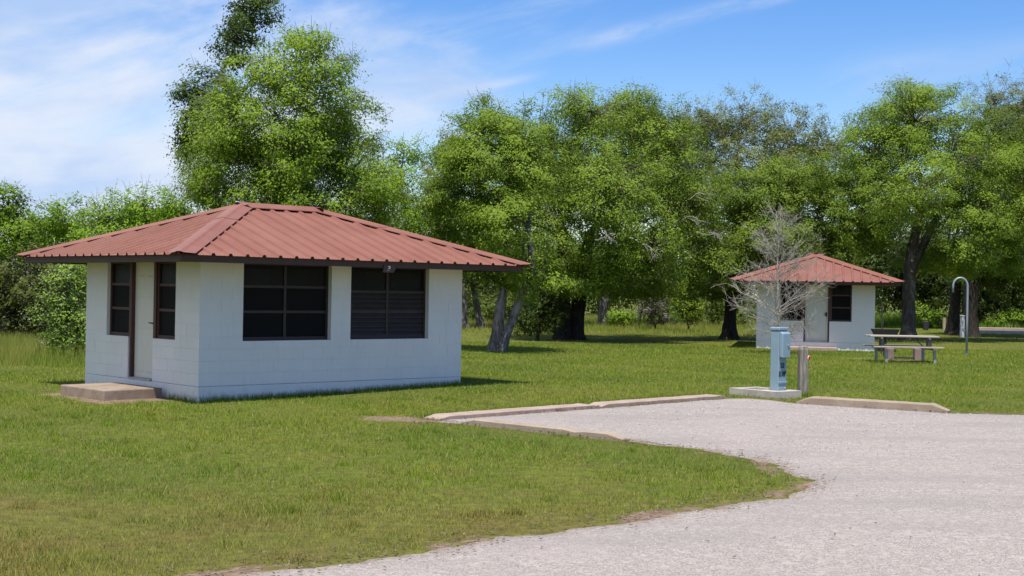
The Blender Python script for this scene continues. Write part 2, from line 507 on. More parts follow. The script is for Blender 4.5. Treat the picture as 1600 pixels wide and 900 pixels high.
_r = refine(ROAD_RAW, 0.09)
ROAD = []
for i, (x, y) in enumerate(_r):
    a = _r[i - 1]; b = _r[(i + 1) % len(_r)]
    nx, ny = (b[1] - a[1]), -(b[0] - a[0]); L = math.hypot(nx, ny) + 1e-9
    w = 0.085 * float(wob(x, y, 2.2, 3.0)) + 0.045 * float(wob(x, y, 7.0, 1.0))
    if 4.9 < x < 7.2 and y > 22: w *= 0.3
    if y > 18.8 and x < 4: w *= 0.3
    ROAD.append((x + nx / L * w, y + ny / L * w))

GRAVEL = m_gravel()
pts = [Vector(p) for p in ROAD]
nb = len(pts)
gx, gy = np.meshgrid(np.arange(-5, 14, 0.3), np.arange(6.5, 25.2, 0.3))
gx = (gx + RNG.uniform(-.08, .08, gx.shape)).ravel(); gy = (gy + RNG.uniform(-.08, .08, gy.shape)).ravel()
k = inside(gx, gy, ROAD) & (dist_poly(gx, gy, ROAD) > 0.12)
pts += [Vector((a, b)) for a, b in zip(gx[k], gy[k])]
res = delaunay_2d_cdt(pts, [(i, (i + 1) % nb) for i in range(nb)], [], 1, 1e-5)
rv = np.array([(p.x, p.y) for p in res[0]])
EDGE_LINE = ROAD[:]
redge = np.minimum(dist_poly(rv[:, 0], rv[:, 1], ROAD), 2.0)
redge[(rv[:, 0] > 14) | (rv[:, 1] < 5)] = 2.0
rz = np.interp(redge, [0, 0.15, 1.0], [-0.012, 0.004, 0.018]) + 0.005 * wob(rv[:, 0], rv[:, 1], 0.7, 5) * np.clip(redge - .1, 0, 1)
me = np_mesh('gravel_road', np.column_stack([rv, rz]), np.array([f for f in res[2] if len(f) == 3]), smooth=True, attrs={'edge': redge})
bm = bmesh.new(); bm.from_mesh(me)
for f in bm.faces:
    f.normal_update()
    if f.normal.z < 0: f.normal_flip()
bm.to_mesh(me); bm.free()
road = link('gravel_road', me, GRAVEL)
tag(road, 'pale pinkish gravel road widening into a parking bay', kind='structure')

# near cabin frame: local u along the window wall, v along the door wall
AX, AY, TH, LEN, WID = -4.987, 22.03, 0.748, 5.53, 4.0
EX = np.array([math.cos(TH), math.sin(TH)]); EY = np.array([-math.sin(TH), math.cos(TH)])


def uv(u, v): return (AX + EX[0] * u + EY[0] * v, AY + EX[1] * u + EY[1] * v)


def cab_uv(x, y):
    dx, dy = x - AX, y - AY
    return dx * EX[0] + dy * EX[1], dx * EY[0] + dy * EY[1]


def dirt_amount(x, y):
    d = np.zeros(np.shape(x))
    e = dist_poly(x, y, ROAD[:int(len(ROAD))])
    far = (np.asarray(x) > 13.9) | (np.asarray(y) < 5)
    e = np.where(far, 9, e)
    front = np.asarray(y) < 16.6
    d = np.maximum(d, np.where(front, 0.56 + 0.42 * wob(np.asarray(x), np.asarray(y), 1.1, 8.0), 0.5) * np.exp(-(e / np.where(front, 0.17 + 0.09 * wob(np.asarray(x), np.asarray(y), 0.9, 6.0), 0.12)) ** 2))
    u, v = cab_uv(np.asarray(x), np.asarray(y))
    s = np.maximum(np.maximum(-1.25 - u, u - 0.05), np.maximum(0.6 - v, v - 2.6))
    d = np.maximum(d, 0.9 * np.exp(-(np.maximum(s, 0) / 0.28) ** 2))
    w = np.maximum(np.maximum(-u, u - LEN), np.maximum(-v, v - WID))
    d = np.maximum(d, 0.62 * np.exp(-(np.maximum(w, 0) / 0.10) ** 2))
    for cx, cy, r, a in ((-1.7, 19.75, 0.55, 0.95), (-1.2, 19.5, 0.3, 1.0), (2.95, 13.6, 0.35, 0.75), (11.6, 41.0, 0.9, 0.7), (10.4, 41.6, 0.8, 0.6), (8.2, 22.6, 0.35, 0.5)):
        d = np.maximum(d, a * np.exp(-((x - cx) ** 2 + ((y - cy) * 1.0) ** 2) / r ** 2))
    for i in range(8):
        t = i / 7.0; cx, cy = 7.3 + 3 * t, 22.5 - 0.15 * t
        d = np.maximum(d, 0.62 * np.exp(-((x - cx) ** 2 + ((y - cy) * 1.6) ** 2) / 0.35 ** 2))
    return d


xs = np.unique(np.concatenate([np.linspace(-900, -60, 8), np.linspace(-60, -16, 23), np.arange(-16, 18, 0.25), np.linspace(18, 60, 22), np.linspace(60, 900, 8)]))
ys = np.unique(np.concatenate([np.linspace(-300, 0, 6), np.linspace(0, 7, 8), np.arange(7, 46, 0.25), np.linspace(46, 130, 43), np.linspace(130, 1500, 10)]))
GX, GY = np.meshgrid(xs, ys); fx, fy = GX.ravel(), GY.ravel()
_d = dist_poly(fx, fy, ROAD_RAW)
fz = np.where(_d > 0.5, np.where(inside(fx, fy, ROAD_RAW), -0.05, gz(fx, fy) - 0.008 + 0.010 * wob(fx, fy, 0.6, 2)), -0.005)
nx_, ny_ = len(xs), len(ys)
ii = (np.arange(ny_ - 1)[:, None] * nx_ + np.arange(nx_ - 1)[None, :]).ravel()
me = np_mesh('ground', np.column_stack([fx, fy, fz]), np.column_stack([ii, ii + 1, ii + nx_ + 1, ii + nx_]), smooth=True, attrs={'dirt': dirt_amount(fx, fy)})
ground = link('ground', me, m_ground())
tag(ground, 'green and straw coloured lawn with bare soil patches', kind='structure')

# ------------------------------------------------------------------ cabin
FZ = 2.219      # bottom of the fascia
SLOPE = 0.341
OV = 0.88       # metal overhang
EAVE = 2.325


def cabin(label, loc, rotz, detail, number=None):
    """origin at the centre of the footprint; u = local x + LEN/2, v = local y + WID/2"""
    root = thing('block_cabin', label, 'cabin', loc, rotz, 'red roofed block cabins')
    O = Vector((-LEN / 2, -WID / 2, 0))

    def sh(me):
        me.transform(Matrix.Translation(O)); return me

    def put(mb, name, mat, parent=None, smooth=False, bevel=0.0):
        return link(name, sh(mb.mesh(name, smooth, bevel)), mat, parent or root)

    # each wall face maps (a along, n outwards, z) to local u, v; 'a' runs left to right seen from outside
    faces = {'door': lambda a, n, z: (-n, WID - a, z), 'front': lambda a, n, z: (a, -n, z),
             'far': lambda a, n, z: (LEN + n, a, z), 'back': lambda a, n, z: (LEN - a, WID + n, z)}
    flen = {'door': WID, 'front': LEN, 'far': WID, 'back': LEN}
    TOP, SLAB, SILL = 2.26, 0.24, 0.96
    aL, aD0, aD1, aR = WID - 3.19, WID - 2.39, WID - 1.52, WID - 0.775
    openings = {'door': [(aL, aD0, SILL), (aD0, aD1, SLAB), (aD1, aR, SILL)], 'front': [(0.80, 2.56, SILL), (2.97, 4.73, SILL)],
                'far': [(1.0, 3.0, SILL)], 'back': [(0.8, 2.56, SILL), (2.97, 4.73, SILL)]}

    def fbox(mb, fn, a0, a1, n0, n1, z0, z1):
        p = [fn(a0, n0, z0), fn(a1, n1, z1)]
        x0, x1 = sorted((p[0][0], p[1][0])); y0, y1 = sorted((p[0][1], p[1][1]))
        return mb.box(x0, x1, y0, y1, z0, z1)

    # foundation and wall core (10 mm behind the face of the blocks)
    REC = 0.006 if detail else 0.0
    put(MB().box(-0.004, LEN + 0.004, -0.004, WID + 0.004, -0.12, SLAB - 0.006), 'foundation', WALL, bevel=0.01)
    core = MB(); T = 0.2
    for fk, fn in faces.items():
        L = flen[fk]; lo, hi = (T, L - T) if fk in ('door', 'far') else (REC, L - REC)
        cuts = sorted(openings[fk]); a = lo
        for (o0, o1, zs) in cuts:
            if o0 > a + 1e-4: fbox(core, fn, a, o0, -T, -REC, SLAB, TOP)
            if zs > SLAB: fbox(core, fn, o0, o1, -T, -REC, SLAB, zs)
            a = o1
        if hi > a: fbox(core, fn, a, hi, -T, -REC, SLAB, TOP)
    wall = put(core, 'wall', WALL)
    if detail:
        # painted concrete blocks, each a piece of its own, laid in running bond
        cache = {}
        for fk in ('door', 'front'):
            fn = faces[fk]; L = flen[fk]; g = 0.003
            for c in range(10):
                z0, z1 = SLAB + 0.2 * c + g / 2, SLAB + 0.2 * (c + 1) - g / 2
                a = -0.2 if c % 2 else 0.0
                while a < L - 1e-6:
                    b0, b1 = max(a, 0.0), min(a + 0.4, L); a += 0.4
                    # clip against openings
                    segs = [(b0, b1, z0, z1)]
                    for (o0, o1, zs) in openings[fk]:
                        ns = []
                        for (p, q, r, s) in segs:
                            if q <= o0 or p >= o1 or s <= zs: ns.append((p, q, r, s)); continue
                            if p < o0: ns.append((p, o0, r, s))
                            if q > o1: ns.append((o1, q, r, s))
                            if r < zs - 0.01: ns.append((max(p, o0), min(q, o1), r, zs))
                        segs = ns
                    for (p, q, r, s) in segs:
                        if q - p < 0.03 or s - r < 0.02: continue
                        e0 = 0.0 if p in (0.0,) else 0.0009; e1 = 0.0 if q == L else 0.0009
                        if any(abs(p - o[1]) < 1e-6 for o in openings[fk]): e0 = -0.001
                        if any(abs(q - o[0]) < 1e-6 for o in openings[fk]): e1 = -0.001
                        pr = RNG.uniform(-0.0012, 0.0016)
                        dep = 0.02 if fk == 'front' else 0.019
                        mb = MB(); fbox(mb, fn, p + e0, q - e1, -dep if p > 0.01 and q < L - 0.01 else -0.021, pr, r, s)
                        me = sh(mb.mesh('block'))
                        link('block', me, WALL, wall)
    put(MB().box(T, LEN - T, T, WID - T, SLAB - 0.005, SLAB + 0.03), 'floor', INNER)
    put(MB().box(T + .002, LEN - T - .002, T + .002, WID - T - .002, TOP - 0.03, TOP - 0.002), 'ceiling', INNER)

    # windows
    def window(fk, a0, a1, z0, z1, cols, rails, louvre_from=None, frame=SLAT, rec=0.10):
        fn = faces[fk]; fw = 0.045; d0, d1 = -rec - 0.05, -rec
        mb = MB()
        fbox(mb, fn, a0, a0 + fw, d0, d1, z0, z1); fbox(mb, fn, a1 - fw, a1, d0, d1, z0, z1)
        fbox(mb, fn, a0 + fw, a1 - fw, d0, d1, z0, z0 + 0.06); fbox(mb, fn, a0 + fw, a1 - fw, d0, d1, z1 - 0.04, z1)
        cw = (a1 - a0 - 2 * fw) / cols
        for c in range(1, cols):
            x = a0 + fw + cw * c; fbox(mb, fn, x - 0.025, x + 0.025, d0 + .004, d1 - .004, z0 + 0.06, z1 - 0.04)
        zz = [z0 + 0.06] + list(rails) + [z1 - 0.04]
        for r in rails:
            for c in range(cols):
                x0 = a0 + fw + cw * c + (0.025 if c else 0); x1 = a0 + fw + cw * (c + 1) - (0.025 if c < cols - 1 else 0)
                fbox(mb, fn, x0, x1, d0 + .008, d1 - .008, r - 0.022, r + 0.022)
        w = put(mb, 'window', frame)
        for c in range(cols):
            x0 = a0 + fw + cw * c + (0.025 if c else 0); x1 = a0 + fw + cw * (c + 1) - (0.025 if c < cols - 1 else 0)
            for i in range(len(zz) - 1):
                p0, p1 = zz[i] + (0.022 if i else 0), zz[i + 1] - (0.022 if i < len(zz) - 2 else 0)
                top = i == len(zz) - 2
                if louvre_from is not None and not top:
                    n = max(2, int(round((p1 - p0) / 0.085))); st = (p1 - p0) / n
                    for k in range(n):
                        za = p0 + st * k
                        sl = MB()
                        vs = [fn(x0, d1 - 0.006, za), fn(x1, d1 - 0.006, za), fn(x1, d0 + 0.004, za + st * 1.12), fn(x0, d0 + 0.004, za + st * 1.12),
                              fn(x0, d1 - 0.006, za + 0.012), fn(x1, d1 - 0.006, za + 0.012), fn(x1, d0 + 0.004, za + st * 1.12 + .012), fn(x0, d0 + 0.004, za + st * 1.12 + .012)]
                        sl.add(vs, [(0, 1, 2, 3), (7, 6, 5, 4), (0, 4, 5, 1), (1, 5, 6, 2), (2, 6, 7, 3), (3, 7, 4, 0)])
                        s = put(sl, 'slat', SLAT, w)
                else:
                    pn = MB(); fbox(pn, fn, x0, x1, d0 + 0.018, d0 + 0.024, p0, p1)
                    put(pn, 'pane', GLASS if top else SCREEN, w)
        return w

    window('door', aL, aD0 - 0.035, SILL, TOP - .004, 1, (1.44, 1.86), frame=TRIM2, rec=0.06)
    window('door', aD1 + 0.035, aR, SILL, TOP - .004, 1, (1.44, 1.86), frame=TRIM2, rec=0.06)
    window('front', 0.80, 2.56, SILL, TOP - .004, 2, (1.44, 1.86))
    window('front', 2.97, 4.73, SILL, TOP - .004, 2, (1.44, 1.80), louvre_from=0)
    window('back', 0.80, 2.56, SILL, TOP - .004, 2, (1.44, 1.86))
    window('back', 2.97, 4.73, SILL, TOP - .004, 2, (1.44, 1.86))
    window('far', 1.0, 3.0, SILL, TOP - .004, 2, (1.44, 1.86))

    # door with frame, six pressed panels, lever and threshold
    fn = faces['door']
    for x0, x1, y0, y1 in ((aD0 - 0.034, aD0 + 0.05, aD0 + .001, aD0 + 0.05), (aD1 - 0.05, aD1 + 0.034, aD1 - 0.05, aD1 - .001)):
        fr = MB(); fbox(fr, fn, x0, x1, -0.17, -0.03, SILL + 0.002, TOP - .003); fbox(fr, fn, y0, y1, -0.17, -0.03, SLAB + 0.001, SILL + 0.002)
        put(fr, 'door_jamb', TRIM2)
    dm = MB(); fbox(dm, fn, aD0 + 0.052, aD1 - 0.052, -0.14, -0.10, SLAB + 0.03, TOP - 0.01)
    door = put(dm, 'door', DOOR)
    dw = aD1 - aD0 - 0.104
    for c in range(2):
        for (p, q) in ((0.36, 0.98), (1.10, 1.66), (1.76, 2.02)):
            x0 = aD0 + 0.052 + dw * (0.12 + 0.42 * c); x1 = x0 + dw * 0.34
            pb = MB()
            vs = [fn(x0, -0.1005, p), fn(x1, -0.1005, p), fn(x1, -0.1005, q), fn(x0, -0.1005, q),
                  fn(x0 + .03, -0.093, p + .03), fn(x1 - .03, -0.093, p + .03), fn(x1 - .03, -0.093, q - .03), fn(x0 + .03, -0.093, q - .03)]
            pb.add(vs, [(3, 2, 1, 0), (4, 5, 6, 7), (0, 1, 5, 4), (1, 2, 6, 5), (2, 3, 7, 6), (3, 0, 4, 7)])
            put(pb, 'door_panel', DOOR, door)
    hb = MB(); hx = aD1 - 0.11
    fbox(hb, fn, hx - 0.03, hx + 0.03, -0.1, -0.085, 1.13, 1.27)
    hb.tube([fn(hx, -0.085, 1.21), fn(hx, -0.045, 1.21), fn(hx - 0.1, -0.04, 1.215)], 0.012, 8)
    put(hb, 'handle', BLACK, door)
    tb = MB(); fbox(tb, fn, aD0 + 0.052, aD1 - 0.052, -0.16, 0.012, SLAB - 0.004, SLAB + 0.028)
    put(tb, 'threshold', CONC_GREY)

    # fascia boards and soffit
    F0, F1 = 0.77, 0.80
    for a in (MB().box(-F1, LEN + F1, -F1, -F0, FZ, 2.344), MB().box(-F1, LEN + F1, WID + F0, WID + F1, FZ, 2.344),
              MB().box(-F1, -F0, -F0 + .002, WID + F0 - .002, FZ, 2.343), MB().box(LEN + F0, LEN + F1, -F0 + .002, WID + F0 - .002, FZ, 2.343)):
        put(a, 'fascia_board', TRIM)
    so = MB(); zs0, zs1 = FZ + 0.022, FZ + 0.034
    so.box(-F0 + .003, LEN + F0 - .003, -F0 + .003, 0.02, zs0, zs1); so.box(-F0 + .003, LEN + F0 - .003, WID - 0.02, WID + F0 - .003, zs0, zs1)
    so.box(-F0 + .003, 0.02, 0.022, WID - 0.022, zs0, zs1); so.box(LEN - 0.02, LEN + F0 - .003, 0.022, WID - 0.022, zs0, zs1)
    put(so, 'soffit', SOFFIT)

    # roof: under-deck, ribbed metal panels, raised hip and ridge caps
    RW, RL = WID + 2 * OV, LEN + 2 * OV
    half = RW / 2
    dk = MB(); e = 0.10; zz = EAVE - 0.055
    ridge_z = zz + SLOPE * half
    q = [(-OV + e, -OV + e), (LEN + OV - e, -OV + e), (LEN + OV - e, WID + OV - e), (-OV + e, WID + OV - e)]
    vs = [(x, y, zz + SLOPE * e) for x, y in q] + [(-OV + half, WID / 2, ridge_z), (LEN + OV - half, WID / 2, ridge_z)]
    dk.add(vs, [(0, 1, 5, 4), (2, 3, 4, 5), (1, 2, 5), (3, 0, 4)])
    roof = put(dk, 'roof', TRIM)
    sides = {'front': (lambda s, t: (-OV + s, -OV + t), RL), 'back': (lambda s, t: (LEN + OV - s, WID + OV - t), RL),
             'door': (lambda s, t: (-OV + t, WID + OV - s), RW), 'far': (lambda s, t: (LEN + OV - t, -OV + s), RW)}
    RS, RH = 0.305, 0.036
    screws = MB()
    for sk, (sf, S) in sides.items():
        def tmax(s): return max(0.0, min(s, S - s, half))
        off = ((S / 2) % RS)
        ribs = [off + RS * i - 0.001 for i in range(-1, int(S / RS) + 2)]
        prof = []
        for r in ribs:
            prof += [(r - 0.040, 0.0), (r - 0.020, RH), (r + 0.020, RH), (r + 0.040, 0.0), (r + RS * 0.36, 0.0), (r + RS * 0.39, 0.005), (r + RS * 0.42, 0.0),
                     (r + RS * 0.58, 0.0), (r + RS * 0.61, 0.005), (r + RS * 0.64, 0.0)]
        prof = sorted([p for p in prof if 0.0 < p[0] < S] + [(0.004, 0.0), (S - 0.004, 0.0)])
        for brk in (half, S - half):
            if 0.01 < brk < S - 0.01:
                h = np.interp(brk, [p[0] for p in prof], [p[1] for p in prof]); prof = sorted(prof + [(brk, h)])
        # split into sheets of three ribs
        bounds = [-1] + [r + 0.040 for i, r in enumerate(ribs) if i % 3 == 1 and 0.2 < r < S - 0.2] + [S + 1]
        for b0, b1 in zip(bounds[:-1], bounds[1:]):
            pp = [p for p in prof if b0 - 1e-6 <= p[0] <= b1 + 1e-6]
            if len(pp) < 2: continue
            vs, fs = [], []
            lift = 0.0012 * (bounds.index(b0) % 2)
            for (s, h) in pp:
                tm = max(0.02, tmax(s) - 0.03)
                x, y = sf(s, 0.0); vs.append((x, y, EAVE + h + lift))
                x, y = sf(s, tm); vs.append((x, y, EAVE + SLOPE * tm + h + lift))
            for i in range(len(pp) - 1): fs.append((2 * i, 2 * i + 2, 2 * i + 3, 2 * i + 1))
            mb = MB().add(vs, fs)
            put(mb, 'roof_panel', ROOF, roof)
        if detail:
            t = 0.12
            while t < half - 0.1:
                for r in ribs:
                    s = r + 0.07
                    if tmax(s) > t + 0.32:
                        x, y = sf(s, t); z = EAVE + SLOPE * t
                        screws.box(x - .008, x + .008, y - .008, y + .008, z - .002, z + 0.010)
                t += 0.62
    if detail:
        o = put(screws, 'screw_heads', SCREW, roof); o['kind'] = 'stuff'
    # hip caps
    CH = RH + 0.006

    def hip(corner, dx, dy, pieces):
        """corner in u,v; the hip runs inwards along (dx, dy)"""
        w = 0.30
        for (t0, t1, lift) in pieces:
            vs = []
            for t in (t0, t1):
                for (sx, sy, hh) in ((w, 0, 0.0), (0.10, 0, 0.010), (0.035, 0.035 if 0 else 0, 0.026), (0, 0.035, 0.026), (0, 0.10, 0.010), (0, w, 0.0)):
                    x = corner[0] + dx * (t + sx); y = corner[1] + dy * (t + sy)
                    z = EAVE + SLOPE * t + CH + hh + lift
                    vs.append((x, y, z))
            n = 6
            fs = [(i, i + 1, n + i + 1, n + i) for i in range(n - 1)]
            # folded lips along both long edges
            for (i, d) in ((0, 0), (n - 1, 0)):
                a, b = vs[i], vs[n + i]
                k = len(vs); vs += [(a[0], a[1], a[2] - 0.010), (b[0], b[1], b[2] - 0.010)]
                fs.append((i, n + i, k + 1, k))
            put(MB().add(vs, fs), 'hip_cap', ROOF, roof)

    tt = half - 0.0
    hip((-OV, -OV), 1, 1, ((-0.05, 1.95, 0.0), (1.85, tt, 0.006)))
    hip((LEN + OV, -OV), -1, 1, ((-0.05, 1.95, 0.0), (1.85, tt, 0.006)))
    hip((LEN + OV, WID + OV), -1, -1, ((-0.05, tt, 0.0),))
    hip((-OV, WID + OV), 1, -1, ((-0.05, tt, 0.0),))
    rx0, rx1 = -OV + half - 0.12, LEN + OV - half + 0.12
    zr = EAVE + SLOPE * half + CH
    prof = [(-0.24, -0.24 * SLOPE - .012), (-0.238, -0.24 * SLOPE), (-0.04, 0.012), (0.04, 0.012), (0.238, -0.24 * SLOPE), (0.24, -0.24 * SLOPE - .012)]
    vs = [(rx0, WID / 2 + a, zr + b + 0.012) for a, b in prof] + [(rx1, WID / 2 + a, zr + b + 0.012) for a, b in prof]
    put(MB().add(vs, [(i, i + 1, 7 + i, 6 + i) for i in range(5)]), 'ridge_cap', ROOF, roof)

    if number:
        pb = MB(); fx0 = number
        poly = [(-0.13, -0.075), (0.10, -0.075), (0.15, 0.0), (0.13, 0.055), (-0.11, 0.055), (-0.115, 0.0)]
        pb.prism(poly, lambda a, b, w: (fx0 + a, w, FZ - 0.008 + b), -F1 - 0.016, -F1 - 0.002)
        plate = put(pb, 'number_plate', TRIM2)
        plate['label'] = 'dark brown plate with the number 3'
        text_part('3', 0.125, plate, O + Vector((fx0 - 0.045, -F1 - 0.020, FZ - 0.060)), (math.radians(90), 0, 0), CREAM, 'number', 0.2, 0.004)
    return root


def text_part(s, size, parent, loc, rot, mat, name, shear=0.0, bold=0.0):
    cu = bpy.data.curves.new(name, 'FONT'); cu.body = s; cu.size = size; cu.extrude = 0.0015; cu.shear = shear; cu.offset = bold
    ob = bpy.data.objects.new(name + '_tmp', cu); coll.objects.link(ob)
    dg = bpy.context.evaluated_depsgraph_get(); dg.update()
    me = bpy.data.meshes.new_from_object(ob.evaluated_get(dg))
    bpy.data.objects.remove(ob); bpy.data.curves.remove(cu)
    me.materials.clear()
    o = link(name, me, mat, parent); o.location = loc; o.rotation_euler = rot
    return o


c0 = uv(LEN / 2, WID / 2)
near = cabin('white block cabin with the number 3 plate under its red eave', (c0[0], c0[1], 0.0), TH, True, 2.97 + 0.20)
B2 = np.array([10.509, 47.681]); t2 = -0.212
n2 = np.array([-math.sin(t2), math.cos(t2)])
c2 = B2 + n2 * LEN / 2
far = cabin('white block cabin with red roof behind the bare sapling and picnic table', (c2[0], c2[1], 0.03), t2 + math.pi / 2, False)

# doorstep slabs
def slab(name, label, corners, z0, z1, mat, bev=0.02, group=None):
    n = len(corners)
    mb = MB().prism([(x, y) for x, y in corners], lambda a, b, w: (a, b, w), z0, z1)
    o = mb.obj(name, mat, None, False, bev, 2)
    cx = sum(c[0] for c in corners) / n; cy = sum(c[1] for c in corners) / n
    o.data.transform(Matrix.Translation((-cx, -cy, -z0))); o.location = (cx, cy, z0)
    return tag(o, label, 'doorstep' if 'step' in name else 'slab', group)


slab('concrete_step', 'worn brownish concrete step under the door of the number 3 cabin',
     [uv(-1.16, 0.92), uv(-0.10, 0.98), uv(-0.12, 2.50), uv(-1.18, 2.46)], -0.08, 0.165, CONC_STEP)
e2 = np.array([math.cos(t2), math.sin(t2)])
def b2(a, n): return tuple(B2 + e2 * a + n2 * n)
slab('concrete_step', 'thin pinkish concrete step at the door of the cabin behind the picnic table',
     [b2(-1.0, -0.75), b2(0.75, -0.75), b2(0.75, -0.02), b2(-1.0, -0.02)], -0.05, 0.11, CONC_PINK)

# ------------------------------------------------------------------ kerbs
def kerb(name, label, p, q, side, w, h, mat, depth=0.08, end=0.06, crack=None, group=None, top_in=0.02):
    """bar with sloped ends; p, q on the road-side foot, side = +1 if the body lies to the left of p->q"""
    p = Vector((p[0], p[1], 0)); q = Vector((q[0], q[1], 0)); d = (q - p); L = d.length; d.normalize()
    nrm = Vector((-d.y, d.x, 0)) * side
    xs_ = list(np.linspace(0, L, max(6, int(L / 0.16))))
    rows = []
    r = np.random.RandomState(int(abs(p.x * 100)) + 3)
    for i, x in enumerate(xs_):
        k = 0 if i in (0, len(xs_) - 1) else 1
        hh = h + r.uniform(-.0025, .0025)
        if crack and any(abs(x - c) < 0.06 for c in crack): hh -= 0.022
        xi = x + (0 if k else (end if i == 0 else -end)) * 0
        j = r.uniform(-.004, .004)
        sec = [(0 + j, -depth), (0 + j, hh * 0.82), (top_in + j, hh), (w - top_in + j, hh + r.uniform(-.003, .003)), (w + j, hh * 0.8), (w + j, -depth)]
        if not k:   # low foot of the sloped end
            sec = [(a, min(b, h * 0.25)) for a, b in sec]
        rows.append([p + d * (x if k else (x - end if i == 0 else x + end)) + nrm * a + Vector((0, 0, b)) for a, b in sec])
    mb = MB(); vs = [v for row in rows for v in row]; m = 6
    fs = []
    for i in range(len(rows) - 1):
        for k in range(m):
            a, b = i * m + k, i * m + (k + 1) % m
            fs.append((a, b, b + m, a + m))
    fs.append(tuple(range(m))); fs.append(tuple((len(rows) - 1) * m + k for k in reversed(range(m))))
    mb.add(vs, fs)
    o = mb.obj(name, mat, None, False, 0.0)
    o.data.transform(Matrix.Translation(-(p + q) / 2)); o.location = (p + q) / 2
    return tag(o, label, 'kerb', group or 'concrete kerbs round the parking bay')


K0, K1, K2 = Vector((-0.98, 19.62)), Vector((1.47, 22.20)), Vector((3.89, 24.73))
kd = (K2 - K0).normalized()
kerb('concrete_kerb', 'low pinkish kerb running beside the number 3 cabin with a dirt patch at its end', K0, K1 - kd * 0.02, 1, 0.34, 0.058, CONC_PINK, end=0.015)
kerb('concrete_kerb', 'low pinkish kerb ending near the pale blue utility pedestal', K1 + kd * 0.02, K2, 1, 0.34, 0.058, CONC_PINK, end=0.015)
kerb('concrete_kerb', 'cracked brown kerb between the lawn point and the gravel bay', (-0.63, 19.06), (1.36, 17.25), 1, 0.17, 0.085, CONC, crack=(1.95,))
kerb('concrete_kerb', 'tan kerb beside the wooden post with the red reflector', (4.99, 23.66), (7.02, 22.36), 1, 0.19, 0.135, CONC, end=0.08)

# ------------------------------------------------------------------ utility pedestal on its pad, wooden post
BLUE = m_plain('pale_blue_enamel', (0.205, 0.30, 0.36), 0.45, 0.0, 0.06, 3.0)
STENCIL = m_plain('stencil_paint', (0.02, 0.05, 0.06), 0.7)
pa = math.atan2(-0.8, 0.6)            # pad's long axis points towards the camera and right
pad = thing('concrete_pad', 'hollow pale concrete pad under the pale blue utility pedestal', 'pad', (4.70, 25.42, 0), pa)
mb = MB()
hx, hy = 0.56, 0.36
for z0, z1 in ((-0.06, 0.125),):
    mb.box(-hx, hx, -hy, -hy + 0.13, z0, z1); mb.box(-hx, hx, hy - 0.13, hy, z0, z1)
    mb.box(-hx, -hx + 0.13, -hy + 0.132, hy - 0.132, z0, z1 - .002); mb.box(0.10, hx, -hy + 0.132, hy - 0.132, z0, z1 - .002)
    mb.box(-hx + 0.132, 0.098, -hy + 0.132, hy - 0.132, z0, 0.03)
mb.obj('pad_body', CONC_GREY, pad)

ped = thing('utility_pedestal', 'pale blue metal utility pedestal with a hinged outlet box', 'pedestal', (4.90, 25.22, 0.118), 0.75)
# local x runs along the lettered face, local -y is the lettered face's outside
PW, PD, PH = 0.25, 0.19, 1.16
mb = MB(); mb.box(-PW / 2, PW / 2, -PD / 2, PD / 2, 0.0, PH - 0.06)
mb.obj('column', BLUE, ped, bevel=0.012)
MB().box(-PW / 2 - 0.012, PW / 2 + 0.012, -PD / 2 - 0.012, PD / 2 + 0.012, PH - 0.058, PH).obj('cap', BLUE, ped, bevel=0.012)
b = MB().prism([(0.0, 0.0), (-0.08, -0.02), (-0.08, 0.42), (-0.06, 0.45), (0.0, 0.46)],
               lambda a, h, w: (w, -PD / 2 - 0.003 + a, 0.62 + h), -PW / 2 + 0.005, PW / 2 - 0.005).obj('outlet_box', BLUE, ped, bevel=0.014)
MB().tube([(0.05, -PD / 2 - 0.084, 0.83), (0.05, -PD / 2 - 0.098, 0.83)], 0.026, 12).obj('latch', BLUE, b)
MB().box(-PW / 2 - .004, PW / 2 + .004, -PD / 2 - 0.016, -PD / 2 - 0.001, 0.135, 0.175).obj('drip_ledge', BLUE, ped, bevel=0.005)
for sx in (-1, 1):
    MB().tube([(sx * 0.07, -PD / 2 - 0.001, 0.05), (sx * 0.07, -PD / 2 - 0.012, 0.05)], 0.014, 6).obj('bolt', CONC_GREY, ped)
text_part('33', 0.125, ped, (-0.075, -PD / 2 - 0.003, 0.42), (math.radians(90), 0, 0), STENCIL, 'lettering', 0, 0.006)
text_part('50 AMP', 0.105, ped, (-0.118, -PD / 2 - 0.003, 0.265), (math.radians(90), 0, 0), STENCIL, 'lettering', 0, 0.005).scale = (0.62, 1.25, 1)


def m_post():
    t = NT('weathered_timber'); v = t.coord('Object'); n = t.noise(t.mapping(v, (14, 14, 1.4)), 2.0, 7, 0.65, 0.4)
    c = t.mix(t.ramp(n, 0.35, 0.68), (0.13, 0.115, 0.095), (0.28, 0.26, 0.22))
    c = t.mix(t.ramp(t.noise(v, 6.0, 5, 0.7), 0.55, 0.72, 0, 0.6), c, (0.13, 0.12, 0.095))
    t.bump(n, 0.8, 0.01); return t.base(c, 0.9, 0, 0.15)


